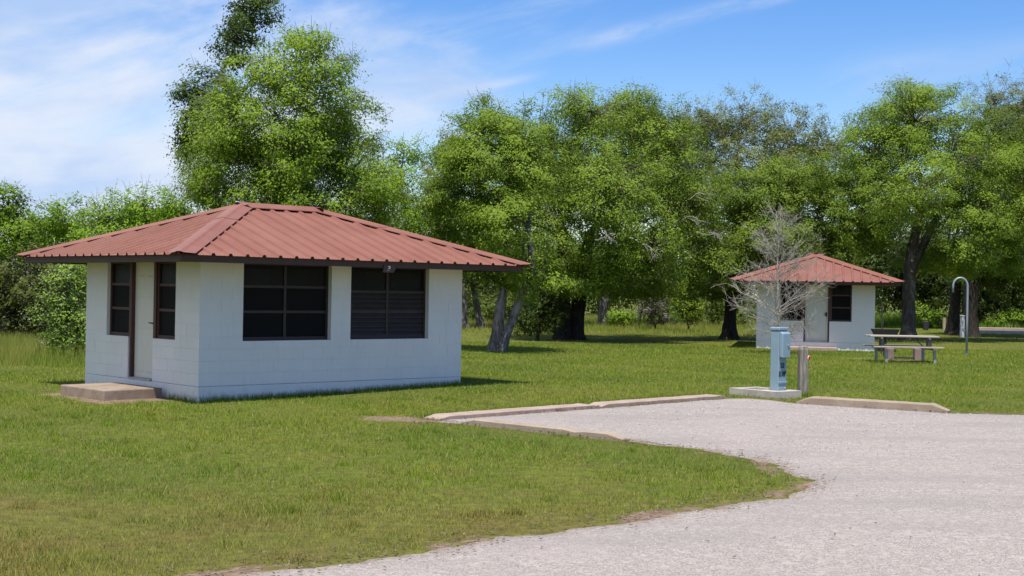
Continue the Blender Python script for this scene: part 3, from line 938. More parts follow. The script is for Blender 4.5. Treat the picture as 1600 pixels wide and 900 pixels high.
POST = m_post()
wp = thing('wooden_post', 'weathered grey wooden post with a red reflector', 'post', (5.40, 25.45, 0), 0.18)
mb = MB(); rows = [(-0.15, 1.0, 0), (0.3, 1.0, 0.002), (0.6, 0.985, -0.003), (0.86, 0.97, 0.0), (0.915, 0.82, 0.002), (0.938, 0.45, 0.01)]
vs, fs = [], []
ol = [(-0.085, -0.055), (-0.06, -0.072), (0.06, -0.072), (0.088, -0.05), (0.088, 0.055), (0.06, 0.075), (-0.06, 0.075), (-0.085, 0.055)]
for z, s, dx in rows: vs += [(x * s + dx, y * s, z) for x, y in ol]
for i in range(len(rows) - 1):
    for k in range(8): fs.append((i * 8 + k, i * 8 + (k + 1) % 8, (i + 1) * 8 + (k + 1) % 8, (i + 1) * 8 + k))
fs.append(tuple((len(rows) - 1) * 8 + k for k in range(8)))
mb.add(vs, fs).obj('timber', POST, wp)
RED = m_plain('red_reflector', (0.55, 0.012, 0.01), 0.25)
RIM = m_plain('reflector_rim', (0.75, 0.72, 0.68), 0.4)
rd = Vector((0.62, -0.78, 0)).normalized(); rc = Vector((0.088, -0.03, 0.71))
ref = MB().tube([rc, rc + rd * 0.022], 0.048, 16).obj('reflector_rim', RIM, wp)
MB().tube([rc + rd * 0.0225, rc + rd * 0.032], [0.041, 0.032], 16).obj('reflector', RED, wp)

# ------------------------------------------------------------------ picnic table, grills, poles
def m_plank():
    t = NT('weathered_plank'); v = t.coord('Object'); n = t.noise(t.mapping(v, (1.2, 22, 22)), 2.0, 6, 0.65, 0.3)
    c = t.mix(t.ramp(n, 0.3, 0.7), (0.27, 0.24, 0.19), (0.40, 0.36, 0.30)); t.bump(n, 0.5, 0.006)
    return t.base(c, 0.85, 0, 0.2)


PLANK = m_plank()
STEEL = m_plain('galvanised_steel', (0.34, 0.34, 0.34), 0.55, 0.3)
DARKSTEEL = m_plain('sooty_steel', (0.035, 0.033, 0.033), 0.65, 0.2)
FRAME = m_plain('worn_painted_steel', (0.16, 0.155, 0.15), 0.55, 0.2, 0.2)
tb = thing('picnic_table', 'grey plank picnic table with attached benches on the lawn', 'table', (11.30, 39.75, 0), -0.03)
for i in range(4):
    y = -0.32 + i * 0.19; MB().box(-0.98 + RNG.uniform(-.02, .02), 0.98 + RNG.uniform(-.02, .02), y, y + 0.18, 0.722, 0.762).obj('tabletop_plank', PLANK, tb, bevel=0.005)
for s in (-1, 1):
    y = -0.78 if s < 0 else 0.52
    MB().box(-1.0, 0.97, y, y + 0.125, 0.43, 0.47).obj('bench_plank', PLANK, tb, bevel=0.005); MB().box(-0.99, 0.96, y + 0.133, y + 0.26, 0.428, 0.468).obj('bench_plank', PLANK, tb, bevel=0.005)
for x in (-0.68, 0.68):
    MB().bar((x, -0.36, 0.695), (x, 0.46, 0.695), 0.06, 0.05).obj('top_bearer', FRAME, tb)
    MB().bar((x, -0.80, 0.400), (x, 0.78, 0.400), 0.05, 0.055).obj('bench_bearer', FRAME, tb)
    for s in (-1, 1):
        MB().box(x + 0.032, x + 0.102, s * 0.62 - 0.035, s * 0.62 + 0.035, -0.02, 0.372).obj('leg', STEEL, tb)
        MB().box(x + 0.037, x + 0.097, s * 0.16 - 0.03, s * 0.16 + 0.03, 0.429, 0.669).obj('upright', FRAME, tb)
    MB().bar((x - math.copysign(0.02, x), 0.0, 0.40), (x * 0.42, 0.0, 0.715), 0.035, 0.03).obj('brace', FRAME, tb)

gr = thing('block_ground_grill', 'low ground grill of two brown blocks behind the picnic table', 'grill', (11.78, 41.35, 0), -0.02)
BROWN = m_concrete('brown_block', (0.19, 0.135, 0.125), (0.26, 0.19, 0.175), (0.11, 0.08, 0.07))
for x in (-0.43, 0.43): MB().box(x - 0.12, x + 0.12, -0.12, 0.12, -0.03, 0.34).obj('block', BROWN, gr, bevel=0.012)
MB().box(-0.308, 0.308, -0.10, 0.10, 0.03, 0.07).obj('grate', DARKSTEEL, gr)

sg = thing('steel_grill', 'dark flared steel barbecue grill on a short post beside the cabin', 'grill', (11.72, 43.2, 0), -0.05)
MB().tube([(0, 0, -0.1), (0, 0, 0.60)], 0.05, 10).obj('post', DARKSTEEL, sg)
lo = [(-0.28, -0.2), (0.28, -0.2), (0.28, 0.2), (-0.28, 0.2)]; hi = [(-0.40, -0.27), (0.40, -0.27), (0.40, 0.27), (-0.40, 0.27)]
vs = [(x, y, 0.60) for x, y in lo] + [(x, y, 0.86) for x, y in hi] + [(x * .94, y * .94, 0.86) for x, y in hi] + [(x * .9, y * .9, 0.64) for x, y in lo]
fs = [(3, 2, 1, 0)] + [(i, (i + 1) % 4, 4 + (i + 1) % 4, 4 + i) for i in range(4)] + [(4 + i, 4 + (i + 1) % 4, 8 + (i + 1) % 4, 8 + i) for i in range(4)] + \
     [(8 + i, 8 + (i + 1) % 4, 12 + (i + 1) % 4, 12 + i) for i in range(4)] + [(12, 13, 14, 15)]
MB().add(vs, fs).obj('fire_box', DARKSTEEL, sg)
for i in range(7): MB().tube([(-0.36 + .12 * i, -0.25, 0.845), (-0.36 + .12 * i, 0.25, 0.845)], 0.008, 6).obj('grate_bar', DARKSTEEL, sg)

tag(MB().tube([(0, 0, -0.1), (0, 0, 0.9), (0.005, 0, 1.72)], [0.03, 0.026, 0.022], 8).obj('slender_pole', DARKSTEEL), 'slender dark pole standing behind the steel grill', 'pole').location = (12.15, 45.2, 0)

PIPE = m_plain('lantern_pole_paint', (0.24, 0.29, 0.32), 0.45, 0.2, 0.06)
lp = thing('lantern_pole', 'grey steel lantern pole bent into a hook at its top', 'pole', (14.98, 45.3, 0), 0.0)
pp = [(0, 0, -0.15), (0, 0, 1.2), (0, 0, 2.26)]
for i in range(1, 13):
    a = math.pi * i / 12; pp.append((-0.235 + 0.235 * math.cos(a), 0.02 * i / 12, 2.26 + 0.31 * math.sin(a) * (0.9 if i < 12 else 1)))
pp += [(-0.47, 0.02, 2.05)]
MB().tube(pp, [0.036] * 2 + [0.034] * (len(pp) - 2), 12).obj('pipe', PIPE, lp, True)
MB().tube([(0, 0, 0.0), (0, 0, 0.03)], 0.075, 12).obj('base_collar', PIPE, lp)

rk = thing('timber_board_stand', 'small brown board between two low timber posts at the wood edge', 'stand', (25.7, 81.0, 0), 0.05)
LT = m_plain('pale_timber', (0.36, 0.29, 0.20), 0.85); RB = m_plain('red_brown_board', (0.16, 0.055, 0.04), 0.8)
for x in (-0.27, 0.27): MB().box(x - 0.07, x + 0.07, -0.07, 0.07, -0.05, 0.72).obj('post', LT, rk)
MB().box(-0.199, 0.199, -0.04, 0.04, 0.38, 0.64).obj('board', RB, rk); MB().box(0.342, 0.50, -0.05, 0.05, 0.38, 0.62).obj('end_box', DARKSTEEL, rk)
tc_ = thing('litter_can', 'small dark can standing on the lawn near the wood edge', 'can', (24.15, 80.3, 0))
MB().tube([(0, 0, -0.02), (0, 0, 0.4), (0, 0, 0.46)], [0.15, 0.18, 0.15], 12).obj('can_body', DARKSTEEL, tc_)
MB().tube([(0, 0, 0.462), (0, 0, 0.5)], [0.19, 0.12], 12).obj('lid', DARKSTEEL, tc_)
wpst = thing('white_hookup_post', 'white metal hookup post beside a dark oak trunk', 'post', (21.6, 66.0, 0), 0.3)
WHT = m_plain('white_enamel', (0.5, 0.52, 0.55), 0.5)
MB().box(-0.085, 0.085, -0.07, 0.07, -0.05, 0.98).obj('column', WHT, wpst, bevel=0.01); MB().box(-0.095, 0.095, -0.08, 0.08, 0.982, 1.06).obj('cap', WHT, wpst, bevel=0.015)
for (cx, cy, ln, w, h, lab, mt) in ((26.3, 74.5, 2.9, 0.25, 0.16, 'long white concrete kerb on the shaded lawn past the dark oak trunks', CONC_GREY), (30.2, 80.5, 6.2, 0.3, 0.2, 'pink concrete kerb behind the white one past the dark oak trunks', CONC_PINK),
                                (32.5, 92.0, 12.0, 0.4, 0.16, 'thin pale kerb along the wood edge', CONC_GREY)):
    o = MB().box(-ln / 2, ln / 2, -w / 2, w / 2, -0.05, h).obj('concrete_kerb', mt, None, False, 0.02)
    o.location = (cx, cy, 0); o.rotation_euler = (0, 0, 0.03); tag(o, lab, 'kerb')

# ------------------------------------------------------------------ trees
TREES = {
'oak_main':((2.3,54.0),[(2.4,54.0,7.3,2.38,2.26,2.01),(4.8,53.0,7.1,2.22,2.11,1.97),(1.0,52.5,4.9,1.83,1.74,1.83),(3.7,51.0,4.9,2.37,2.25,1.9),(6.4,53.0,5.2,1.72,1.87,1.97),(7.1,54.0,3.5,1.13,1.07,1.13),(1.9,52.0,3.2,1.33,1.26,1.09),(3.0,54.0,8.9,1.76,1.67,1.0),(5.2,53.0,2.8,1.6,1.52,0.79),(6.2,54.0,6.7,1.38,1.31,1.38),(3.8,50.8,3.0,1.42,1.35,0.83),(1.6,53.0,6.4,1.48,1.4,1.48),(7.5,54.0,4.9,0.88,1.19,1.25),(4.5,54.0,9.2,1.25,1.19,0.7),(3.2,51.0,6.1,1.66,1.58,1.42),(5.2,51.5,3.7,1.44,1.36,0.96),(7.8,54.0,3.1,0.7,0.95,1.0),(0.5,54.0,3.4,1.25,1.19,1.0),(6.6,54.0,2.5,1.25,1.19,0.6),(1.1,54.0,8.1,1.13,1.07,1.05),(0.8,55.0,7.1,1.15,1.21,1.28),(6.5,55.0,8.3,1.02,0.97,1.02),(3.1,52.0,2.3,1.33,1.26,0.53),(4.9,52.5,2.1,1.34,1.27,0.44),(1.5,53.0,2.2,0.99,0.94,0.49)]),
'oak_lean':((-0.4,42.0),[(-0.8,42.0,5.6,1.21,1.3,1.37),(-0.1,43.0,6.6,1.0,0.95,1.0),(-1.6,43.0,4.9,0.9,1.04,1.1),(-0.2,41.0,4.0,1.05,1.09,1.14),(-1.1,43.0,3.2,1.2,1.14,0.84),(0.7,42.0,2.4,0.88,0.83,0.68),(-2.0,44.0,6.2,0.61,0.68,0.72),(-0.9,43.0,7.1,0.9,0.85,0.7),(0.4,43.0,5.5,0.9,1.04,1.1),(-2.3,44.0,4.4,0.65,1.07,1.12),(-1.2,42.0,6.0,0.78,0.74,0.78)]),
'oak_mid':((9.0,57.0),[(11.3,57.0,6.0,1.59,1.51,1.46),(9.8,57.0,4.8,1.46,1.38,1.46),(12.9,58.0,4.9,1.48,1.41,1.21),(8.6,57.0,2.8,1.46,1.38,1.01),(10.6,56.0,4.0,1.69,1.61,0.99),(13.6,59.0,6.3,0.96,1.04,1.1),(10.2,58.0,3.2,1.21,1.15,0.81),(12.0,58.0,6.9,1.48,1.41,1.02),(9.6,58.0,6.2,1.21,1.15,1.08),(7.9,58.0,3.9,1.08,1.02,1.08),(13.4,58.0,3.7,1.21,1.15,0.81)]),
'oak_right':((17.3,60.0),[(17.4,60.0,9.5,2.37,2.25,1.53),(15.5,59.0,7.7,1.78,1.69,1.51),(18.6,59.0,7.5,2.19,2.08,1.78),(20.8,60.0,7.1,1.95,1.85,1.81),(15.0,60.0,6.1,1.25,1.19,1.25),(16.4,57.0,6.2,1.85,1.76,1.19),(19.7,59.0,5.3,2.06,1.95,1.23),(22.0,60.0,5.4,1.53,1.46,1.53),(15.6,60.0,4.9,1.53,1.46,0.78),(18.1,61.0,10.9,1.28,1.21,0.62),(23.1,60.0,7.4,1.67,1.59,1.67),(14.2,60.0,4.3,1.12,1.06,0.78),(19.1,60.0,3.8,1.67,1.59,0.67),(21.3,60.0,3.7,1.67,1.59,0.78)]),
'oak_far_right':((22.1,67.0),[(24.2,69.0,9.6,1.76,1.68,1.76),(26.0,68.0,9.1,2.05,2.25,2.37),(25.0,67.0,4.0,2.34,2.22,1.71),(23.5,68.0,3.7,1.42,1.35,1.2),(22.4,69.0,4.1,1.44,1.37,1.12),(26.7,67.0,5.3,1.87,2.07,2.18)]),
'grey_tall':((16.0,88.0),[(12.1,88.0,12.8,1.84,1.75,1.72),(14.7,88.0,12.9,2.25,2.14,1.84),(17.6,88.0,12.2,2.25,2.14,1.84),(20.3,88.0,11.5,1.47,1.55,1.64),(12.9,88.0,10.4,2.25,2.14,2.04),(15.9,86.0,9.5,3.0,2.85,2.4),(19.5,88.0,9.3,2.04,1.94,2.04)]),
'grey_right':((33.8,92.0),[(32.1,92.0,14.8,1.92,1.83,1.37),(34.2,92.0,14.6,2.05,1.95,1.92),(36.2,92.0,13.4,2.35,2.44,2.57),(33.2,92.0,12.0,2.57,2.44,2.14)]),
'oak_dark':((7.6,76.0),[(6.9,76.0,11.3,1.59,1.51,1.27),(8.5,76.0,10.3,1.7,1.61,1.7),(5.3,76.0,11.5,1.34,1.27,0.99),(9.6,76.0,7.5,1.41,2.01,2.12),(7.4,77.0,8.9,2.5,2.38,2.15)]),
'grey_left':((-2.2,65.0),[(-3.4,65.0,6.8,1.15,1.87,1.96),(-3.7,65.0,4.7,1.15,1.58,1.66),(-2.5,65.0,8.5,1.21,1.15,1.15),(-4.6,65.0,3.4,1.36,1.29,1.15),(-3.3,65.0,2.5,1.36,1.29,1.06)]),
'pale_trunk':((4.8,72.0),[(4.7,72.0,3.3,2.01,1.91,1.17),(6.9,74.0,2.5,1.72,1.63,1.03),(3.4,73.0,2.8,1.53,1.45,1.02)]),
'back_trunk':((-1.6,66.0),[(-1.3,66.0,3.5,1.53,1.46,1.38),(-1.9,67.0,5.4,1.4,1.48,1.56),(-0.0,67.0,2.9,1.4,1.33,1.09)]),
'dark_a':((21.3,84.0),[(21.0,84.0,4.0,2.15,2.78,2.93),(22.8,84.0,5.9,1.76,2.22,2.34),(19.7,85.0,3.6,1.58,2.06,2.17)]),
'dark_b':((26.5,86.0),[(26.3,86.0,4.1,2.2,2.85,3.0),(27.4,87.0,7.0,2.22,2.11,2.02),(25.0,87.0,3.3,1.41,1.73,1.82)]),
'dark_c':((31.1,88.0),[(30.6,88.0,3.4,2.45,2.72,2.86),(33.1,88.0,3.4,2.45,3.11,3.27),(33.0,90.0,7.2,2.51,2.38,2.51),(35.1,88.0,3.9,2.45,3.11,3.27)]),
'pecan':((-6.1,40.0),[(-7.0,40.0,7.9,1.39,1.32,0.93),(-5.6,40.0,7.9,0.93,0.88,0.84),(-8.1,40.0,6.6,0.93,1.06,1.12),(-4.9,40.0,6.9,0.78,0.92,0.97),(-6.2,39.0,6.1,1.63,1.55,1.27),(-8.5,40.0,5.4,0.78,0.92,0.97),(-4.7,40.0,5.3,0.78,1.09,1.15),(-7.0,39.0,4.5,1.45,1.38,0.82),(-5.1,39.0,3.9,1.45,1.38,0.91),(-8.6,40.0,4.4,0.78,0.74,0.65),(-6.1,40.0,8.9,0.84,0.79,0.52),(-3.9,40.0,4.2,0.59,0.88,0.93),(-7.8,40.5,6.1,0.75,0.75,0.79),(-7.2,40.8,5.5,0.85,0.81,0.8),(-9.1,40.0,4.8,0.56,0.53,0.56),(-6.8,40.5,5.2,1.13,1.07,0.94),(-5.8,40.8,5.8,1.14,1.08,1.14),(-3.8,40.0,4.9,0.56,0.71,0.74),(-8.8,40.0,6.3,0.74,0.88,0.93)]),
'light_small':((-3.6,46.0),[(-3.7,46.0,6.4,0.56,0.61,0.64),(-3.9,46.0,5.2,0.86,0.91,0.96),(-3.3,46.0,4.0,0.64,0.91,0.96),(-4.2,46.0,3.5,1.07,1.02,0.81),(-4.9,46.0,5.1,0.53,1.02,1.07)]),
'vine_dark':((-10.8,50.0),[(-9.7,50.0,11.7,0.98,0.93,0.74),(-10.2,50.0,10.7,0.81,0.84,0.88),(-11.6,50.0,8.7,0.65,0.66,0.7),(-11.9,50.0,7.7,0.6,0.88,0.93),(-11.5,50.0,6.7,0.74,0.79,0.84),(-11.0,50.0,5.3,0.84,0.84,0.88),(-10.7,50.0,8.1,0.84,1.77,1.86),(-11.4,50.0,5.6,0.6,0.57,0.51),(-9.7,50.0,12.7,0.93,0.88,0.7)]),
'left_a':((-16.8,62.0),[(-16.6,62.0,5.3,2.02,1.92,0.81),(-18.5,62.0,4.7,1.09,1.04,0.92),(-14.9,62.0,5.1,0.72,0.71,0.75),(-17.0,62.0,4.2,2.3,2.19,0.81)]),
'left_b':((-19.9,60.0),[(-19.8,60.0,4.6,1.17,1.11,0.89),(-20.7,60.0,3.8,1.06,1.19,1.25),(-19.1,60.0,3.2,1.53,1.46,1.25)]),
'left_c':((-19.1,52.0),[(-19.1,52.0,4.8,0.72,0.78,0.82),(-18.8,52.0,3.6,0.92,1.26,1.33),(-20.3,52.0,4.3,1.09,1.15,1.21),(-19.0,52.0,1.9,1.09,1.15,1.21),(-20.3,52.0,2.4,1.21,1.38,1.45)]),
'juniper':((-13.7,40.0),[(-14.0,40.0,1.8,0.71,1.06,1.12),(-13.2,40.0,1.6,0.74,0.97,1.02),(-14.6,40.0,1.1,0.65,0.88,0.93),(-13.5,40.0,0.6,0.74,0.71,0.65),(-15.4,40.0,1.3,0.74,1.06,1.12)]),
'flower_bush':((-10.7,33.5),[(-10.8,33.5,1.6,0.53,0.62,0.65),(-10.6,33.5,0.7,0.44,0.67,0.7),(-11.1,33.5,1.0,0.4,0.53,0.56),(-10.6,34.0,1.9,0.32,0.38,0.39),(-10.8,33.2,0.4,0.39,0.37,0.39)]),
'dark_bush':((1.0,52.5),[(1.1,52.5,1.0,0.78,0.74,0.78),(0.6,52.5,0.6,0.59,0.56,0.59),(1.7,52.5,0.8,0.49,0.65,0.68),(1.2,52.5,1.5,0.59,0.56,0.44)]),
'feather_shrub':((8.5,66.0),[(8.4,66.0,1.1,0.74,0.7,0.74),(8.1,66.0,1.5,0.49,0.47,0.49),(8.8,66.0,1.3,0.49,0.64,0.67)]),
'grey_shrub':((7.1,68.0),[(7.1,68.0,1.3,0.57,0.78,0.82),(6.7,68.0,1.0,0.38,0.54,0.57),(7.5,68.0,0.9,0.38,0.48,0.51)]),
'green_shrub_l':((5.7,70.0),[(5.6,70.0,0.6,0.72,0.68,0.39),(6.5,70.0,0.6,0.52,0.49,0.33),(5.1,70.0,0.5,0.39,0.37,0.39)]),
'green_shrub_r':((25.4,84.0),[(25.2,84.0,0.8,0.86,0.82,0.55),(26.0,84.0,0.7,0.7,0.67,0.47),(24.4,84.0,0.9,0.55,0.67,0.7)]),
'green_shrub_rr':((31.2,86.0),[(31.2,86.0,0.8,1.04,0.99,0.48),(30.4,86.0,0.5,0.64,0.61,0.32),(32.4,86.0,0.7,0.8,0.76,0.48)]),
'shade_bush_a':((10.7,74.0),[(10.7,74.0,1.2,0.83,0.85,0.89),(11.7,75.0,1.5,0.84,0.99,1.05),(12.4,74.0,1.0,0.69,0.72,0.76)]),
'shade_bush_b':((-1.0,74.0),[(-1.2,74.0,0.8,1.03,0.98,0.96),(0.0,74.0,1.2,0.86,0.98,1.03),(-2.2,75.0,0.9,0.77,0.93,0.98)]),
}
BARK_DARK = m_bark('dark_oak_bark', (0.020, 0.017, 0.014), (0.055, 0.047, 0.040))
BARK_GREY = m_bark('grey_oak_bark', (0.045, 0.04, 0.035), (0.11, 0.098, 0.086), (0.15, 0.14, 0.13))
BARK_PALE = m_bark('pale_grey_bark', (0.07, 0.062, 0.055), (0.21, 0.19, 0.17), (0.26, 0.245, 0.225))
TWIG = m_bark('lichen_twig', (0.07, 0.066, 0.045), (0.18, 0.17, 0.13))
TWIG_D = m_bark('dark_twig', (0.04, 0.035, 0.028), (0.10, 0.09, 0.075))
TWIG_W = m_bark('bleached_twig', (0.28, 0.26, 0.225), (0.43, 0.40, 0.35))

LEAF = {
    'oak': m_leaf('oak_leaf', (0.066, 0.118, 0.013), (0.195, 0.275, 0.026)),
    'oak2': m_leaf('oak_leaf_fresh', (0.085, 0.150, 0.014), (0.235, 0.335, 0.028)),
    'oakd': m_leaf('dark_oak_leaf', (0.022, 0.042, 0.007), (0.075, 0.112, 0.014), 0.25),
    'shade': m_leaf('shaded_oak_leaf', (0.036, 0.066, 0.008), (0.115, 0.165, 0.015), 0.3),  # darker copy of the oak leaf, canopy shade put into its colour
    'grey': m_leaf('grey_green_leaf', (0.095, 0.120, 0.026), (0.205, 0.235, 0.055), 0.32),
    'pecan': m_leaf('pecan_leaf', (0.105, 0.190, 0.014), (0.280, 0.405, 0.030), 0.45),
    'light': m_leaf('light_green_leaf', (0.120, 0.225, 0.012), (0.260, 0.410, 0.024), 0.45),
    'ever_and_shade': m_leaf('evergreen_and_shade_leaf', (0.022, 0.046, 0.007), (0.075, 0.120, 0.012), 0.22),
    'mid': m_leaf('mid_green_leaf', (0.075, 0.145, 0.010), (0.180, 0.285, 0.018), 0.4),
    'junip': m_leaf('juniper_leaf', (0.035, 0.050, 0.010), (0.110, 0.130, 0.022), 0.2),
    'bush': m_leaf('bush_leaf', (0.095, 0.180, 0.020), (0.290, 0.420, 0.060), 0.38),
    'feather': m_leaf('feathery_leaf', (0.095, 0.165, 0.009), (0.215, 0.310, 0.018), 0.38),
    'greysh': m_leaf('grey_shrub_leaf', (0.12, 0.12, 0.075), (0.27, 0.26, 0.18), 0.25),
}


def rand_dir(n, r):
    v = r.normal(size=(n, 3)); return v / (np.linalg.norm(v, axis=1, keepdims=True) + 1e-9)


def leaf_mesh(name, C, N, size, r, rnd, aspect=0.62):
    """one pointed leaf blade each: centres C, normals N, sizes"""
    n = len(C)
    a = rand_dir(n, r); D = np.cross(N, a); D /= (np.linalg.norm(D, axis=1, keepdims=True) + 1e-9)
    S = np.cross(N, D)
    s = size[:, None]
    V = np.empty((n, 3, 3), np.float32)
    V[:, 2] = C + D * s * .55
    V[:, 0] = C - D * s * .4 + S * s * (.54 * aspect); V[:, 1] = C - D * s * .4 - S * s * (.54 * aspect)
    F = np.arange(n * 3, dtype=np.int32).reshape(n, 3)
    return np_mesh(name, V.reshape(-1, 3), F, rnd)


class Tubes:
    """many tapered segments as one mesh"""
    def __init__(self): self.V = []; self.F = []; self.n = 0

    def seg(self, P, R, sides):
        P = np.asarray(P, float); m = len(P)
        T = np.gradient(P, axis=0); T /= (np.linalg.norm(T, axis=1, keepdims=True) + 1e-9)
        ref = np.array([0.31, 0.87, 0.12]) if abs(T[0, 1]) < 0.8 else np.array([0.9, 0.1, 0.3])
        A = np.cross(T, ref); A /= (np.linalg.norm(A, axis=1, keepdims=True) + 1e-9); B = np.cross(T, A)
        an = np.arange(sides) * 2 * np.pi / sides
        ring = P[:, None, :] + (A[:, None, :] * np.cos(an)[None, :, None] + B[:, None, :] * np.sin(an)[None, :, None]) * np.asarray(R)[:, None, None]
        self.V.append(ring.reshape(-1, 3))
        k = np.arange(sides); k2 = (k + 1) % sides
        for i in range(m - 1):
            o = self.n + i * sides
            self.F.append(np.column_stack([o + k, o + k2, o + sides + k2, o + sides + k]))
        self.n += m * sides

    def needles(self, A, B, ra, rb):
        """straight three-sided twigs A->B, vectorised"""
        A = np.asarray(A, float); B = np.asarray(B, float); n = len(A)
        if not n: return
        d = B - A; d /= (np.linalg.norm(d, axis=1, keepdims=True) + 1e-9)
        s = np.cross(d, np.array([0.33, 0.21, 0.92])); s /= (np.linalg.norm(s, axis=1, keepdims=True) + 1e-9); t = np.cross(d, s)
        ra = np.broadcast_to(ra, (n,)); rb = np.broadcast_to(rb, (n,))
        V = np.empty((n, 6, 3))
        for k in range(3):
            c, q = math.cos(k * 2.0944), math.sin(k * 2.0944)
            V[:, k] = A + (s * c + t * q) * ra[:, None]; V[:, 3 + k] = B + (s * c + t * q) * rb[:, None]
        o = self.n + np.arange(n)[:, None] * 6
        self.V.append(V.reshape(-1, 3))
        for k in range(3):
            k2 = (k + 1) % 3
            self.F.append(np.hstack([o + k, o + k2, o + 3 + k2, o + 3 + k]))
        self.n += n * 6

    def mesh(self, name, smooth=True):
        return np_mesh(name, np.vstack(self.V), np.vstack(self.F), smooth=smooth)


def curve(p, q, r, bend, n=4):
    p, q = np.asarray(p, float), np.asarray(q, float); L = np.linalg.norm(q - p)
    off = r.normal(size=3) * bend * L; off[2] += 0.06 * L
    t = np.linspace(0, 1, n)[:, None]
    P = p + (q - p) * t + off * (4 * t * (1 - t)) * 0.5
    P[1:-1] += r.normal(size=(n - 2, 3)) * bend * L * 0.15
    return P


def trunk_line(t, P, R, r, sides=12, flare=1.4):
    """resample a trunk path, flare its foot and roughen it"""
    P = np.asarray(P, float); R = np.asarray(R, float)
    d = np.r_[0, np.cumsum(np.linalg.norm(np.diff(P, axis=0), axis=1))]
    n = max(8, int(d[-1] / 0.22)); s = np.linspace(0, d[-1], n)
    Q = np.column_stack([np.interp(s, d, P[:, k]) for k in range(3)])
    for k in range(2):
        Q[1:-1] = (Q[:-2] + 2 * Q[1:-1] + Q[2:]) / 4
    rr = np.interp(s, d, R) * (1 + (flare - 1) * np.exp(-s / 0.28))
    i0 = len(t.V); t.seg(Q, rr, sides)
    V = t.V[i0]
    c = np.repeat(Q, sides, axis=0); k = np.tile(np.arange(sides), n); z = np.repeat(s, sides)
    m = 1 + 0.10 * np.sin(k * 2.1 + r.uniform(0, 6) + z * 1.1) + 0.07 * np.sin(k * 3.7 + z * 2.3 + r.uniform(0, 6)) + 0.14 * np.exp(-z / 0.35) * np.sin(k * 2 * np.pi * 4 / sides)
    t.V[i0] = c + (V - c) * m[:, None] + r.normal(size=V.shape) * 0.012


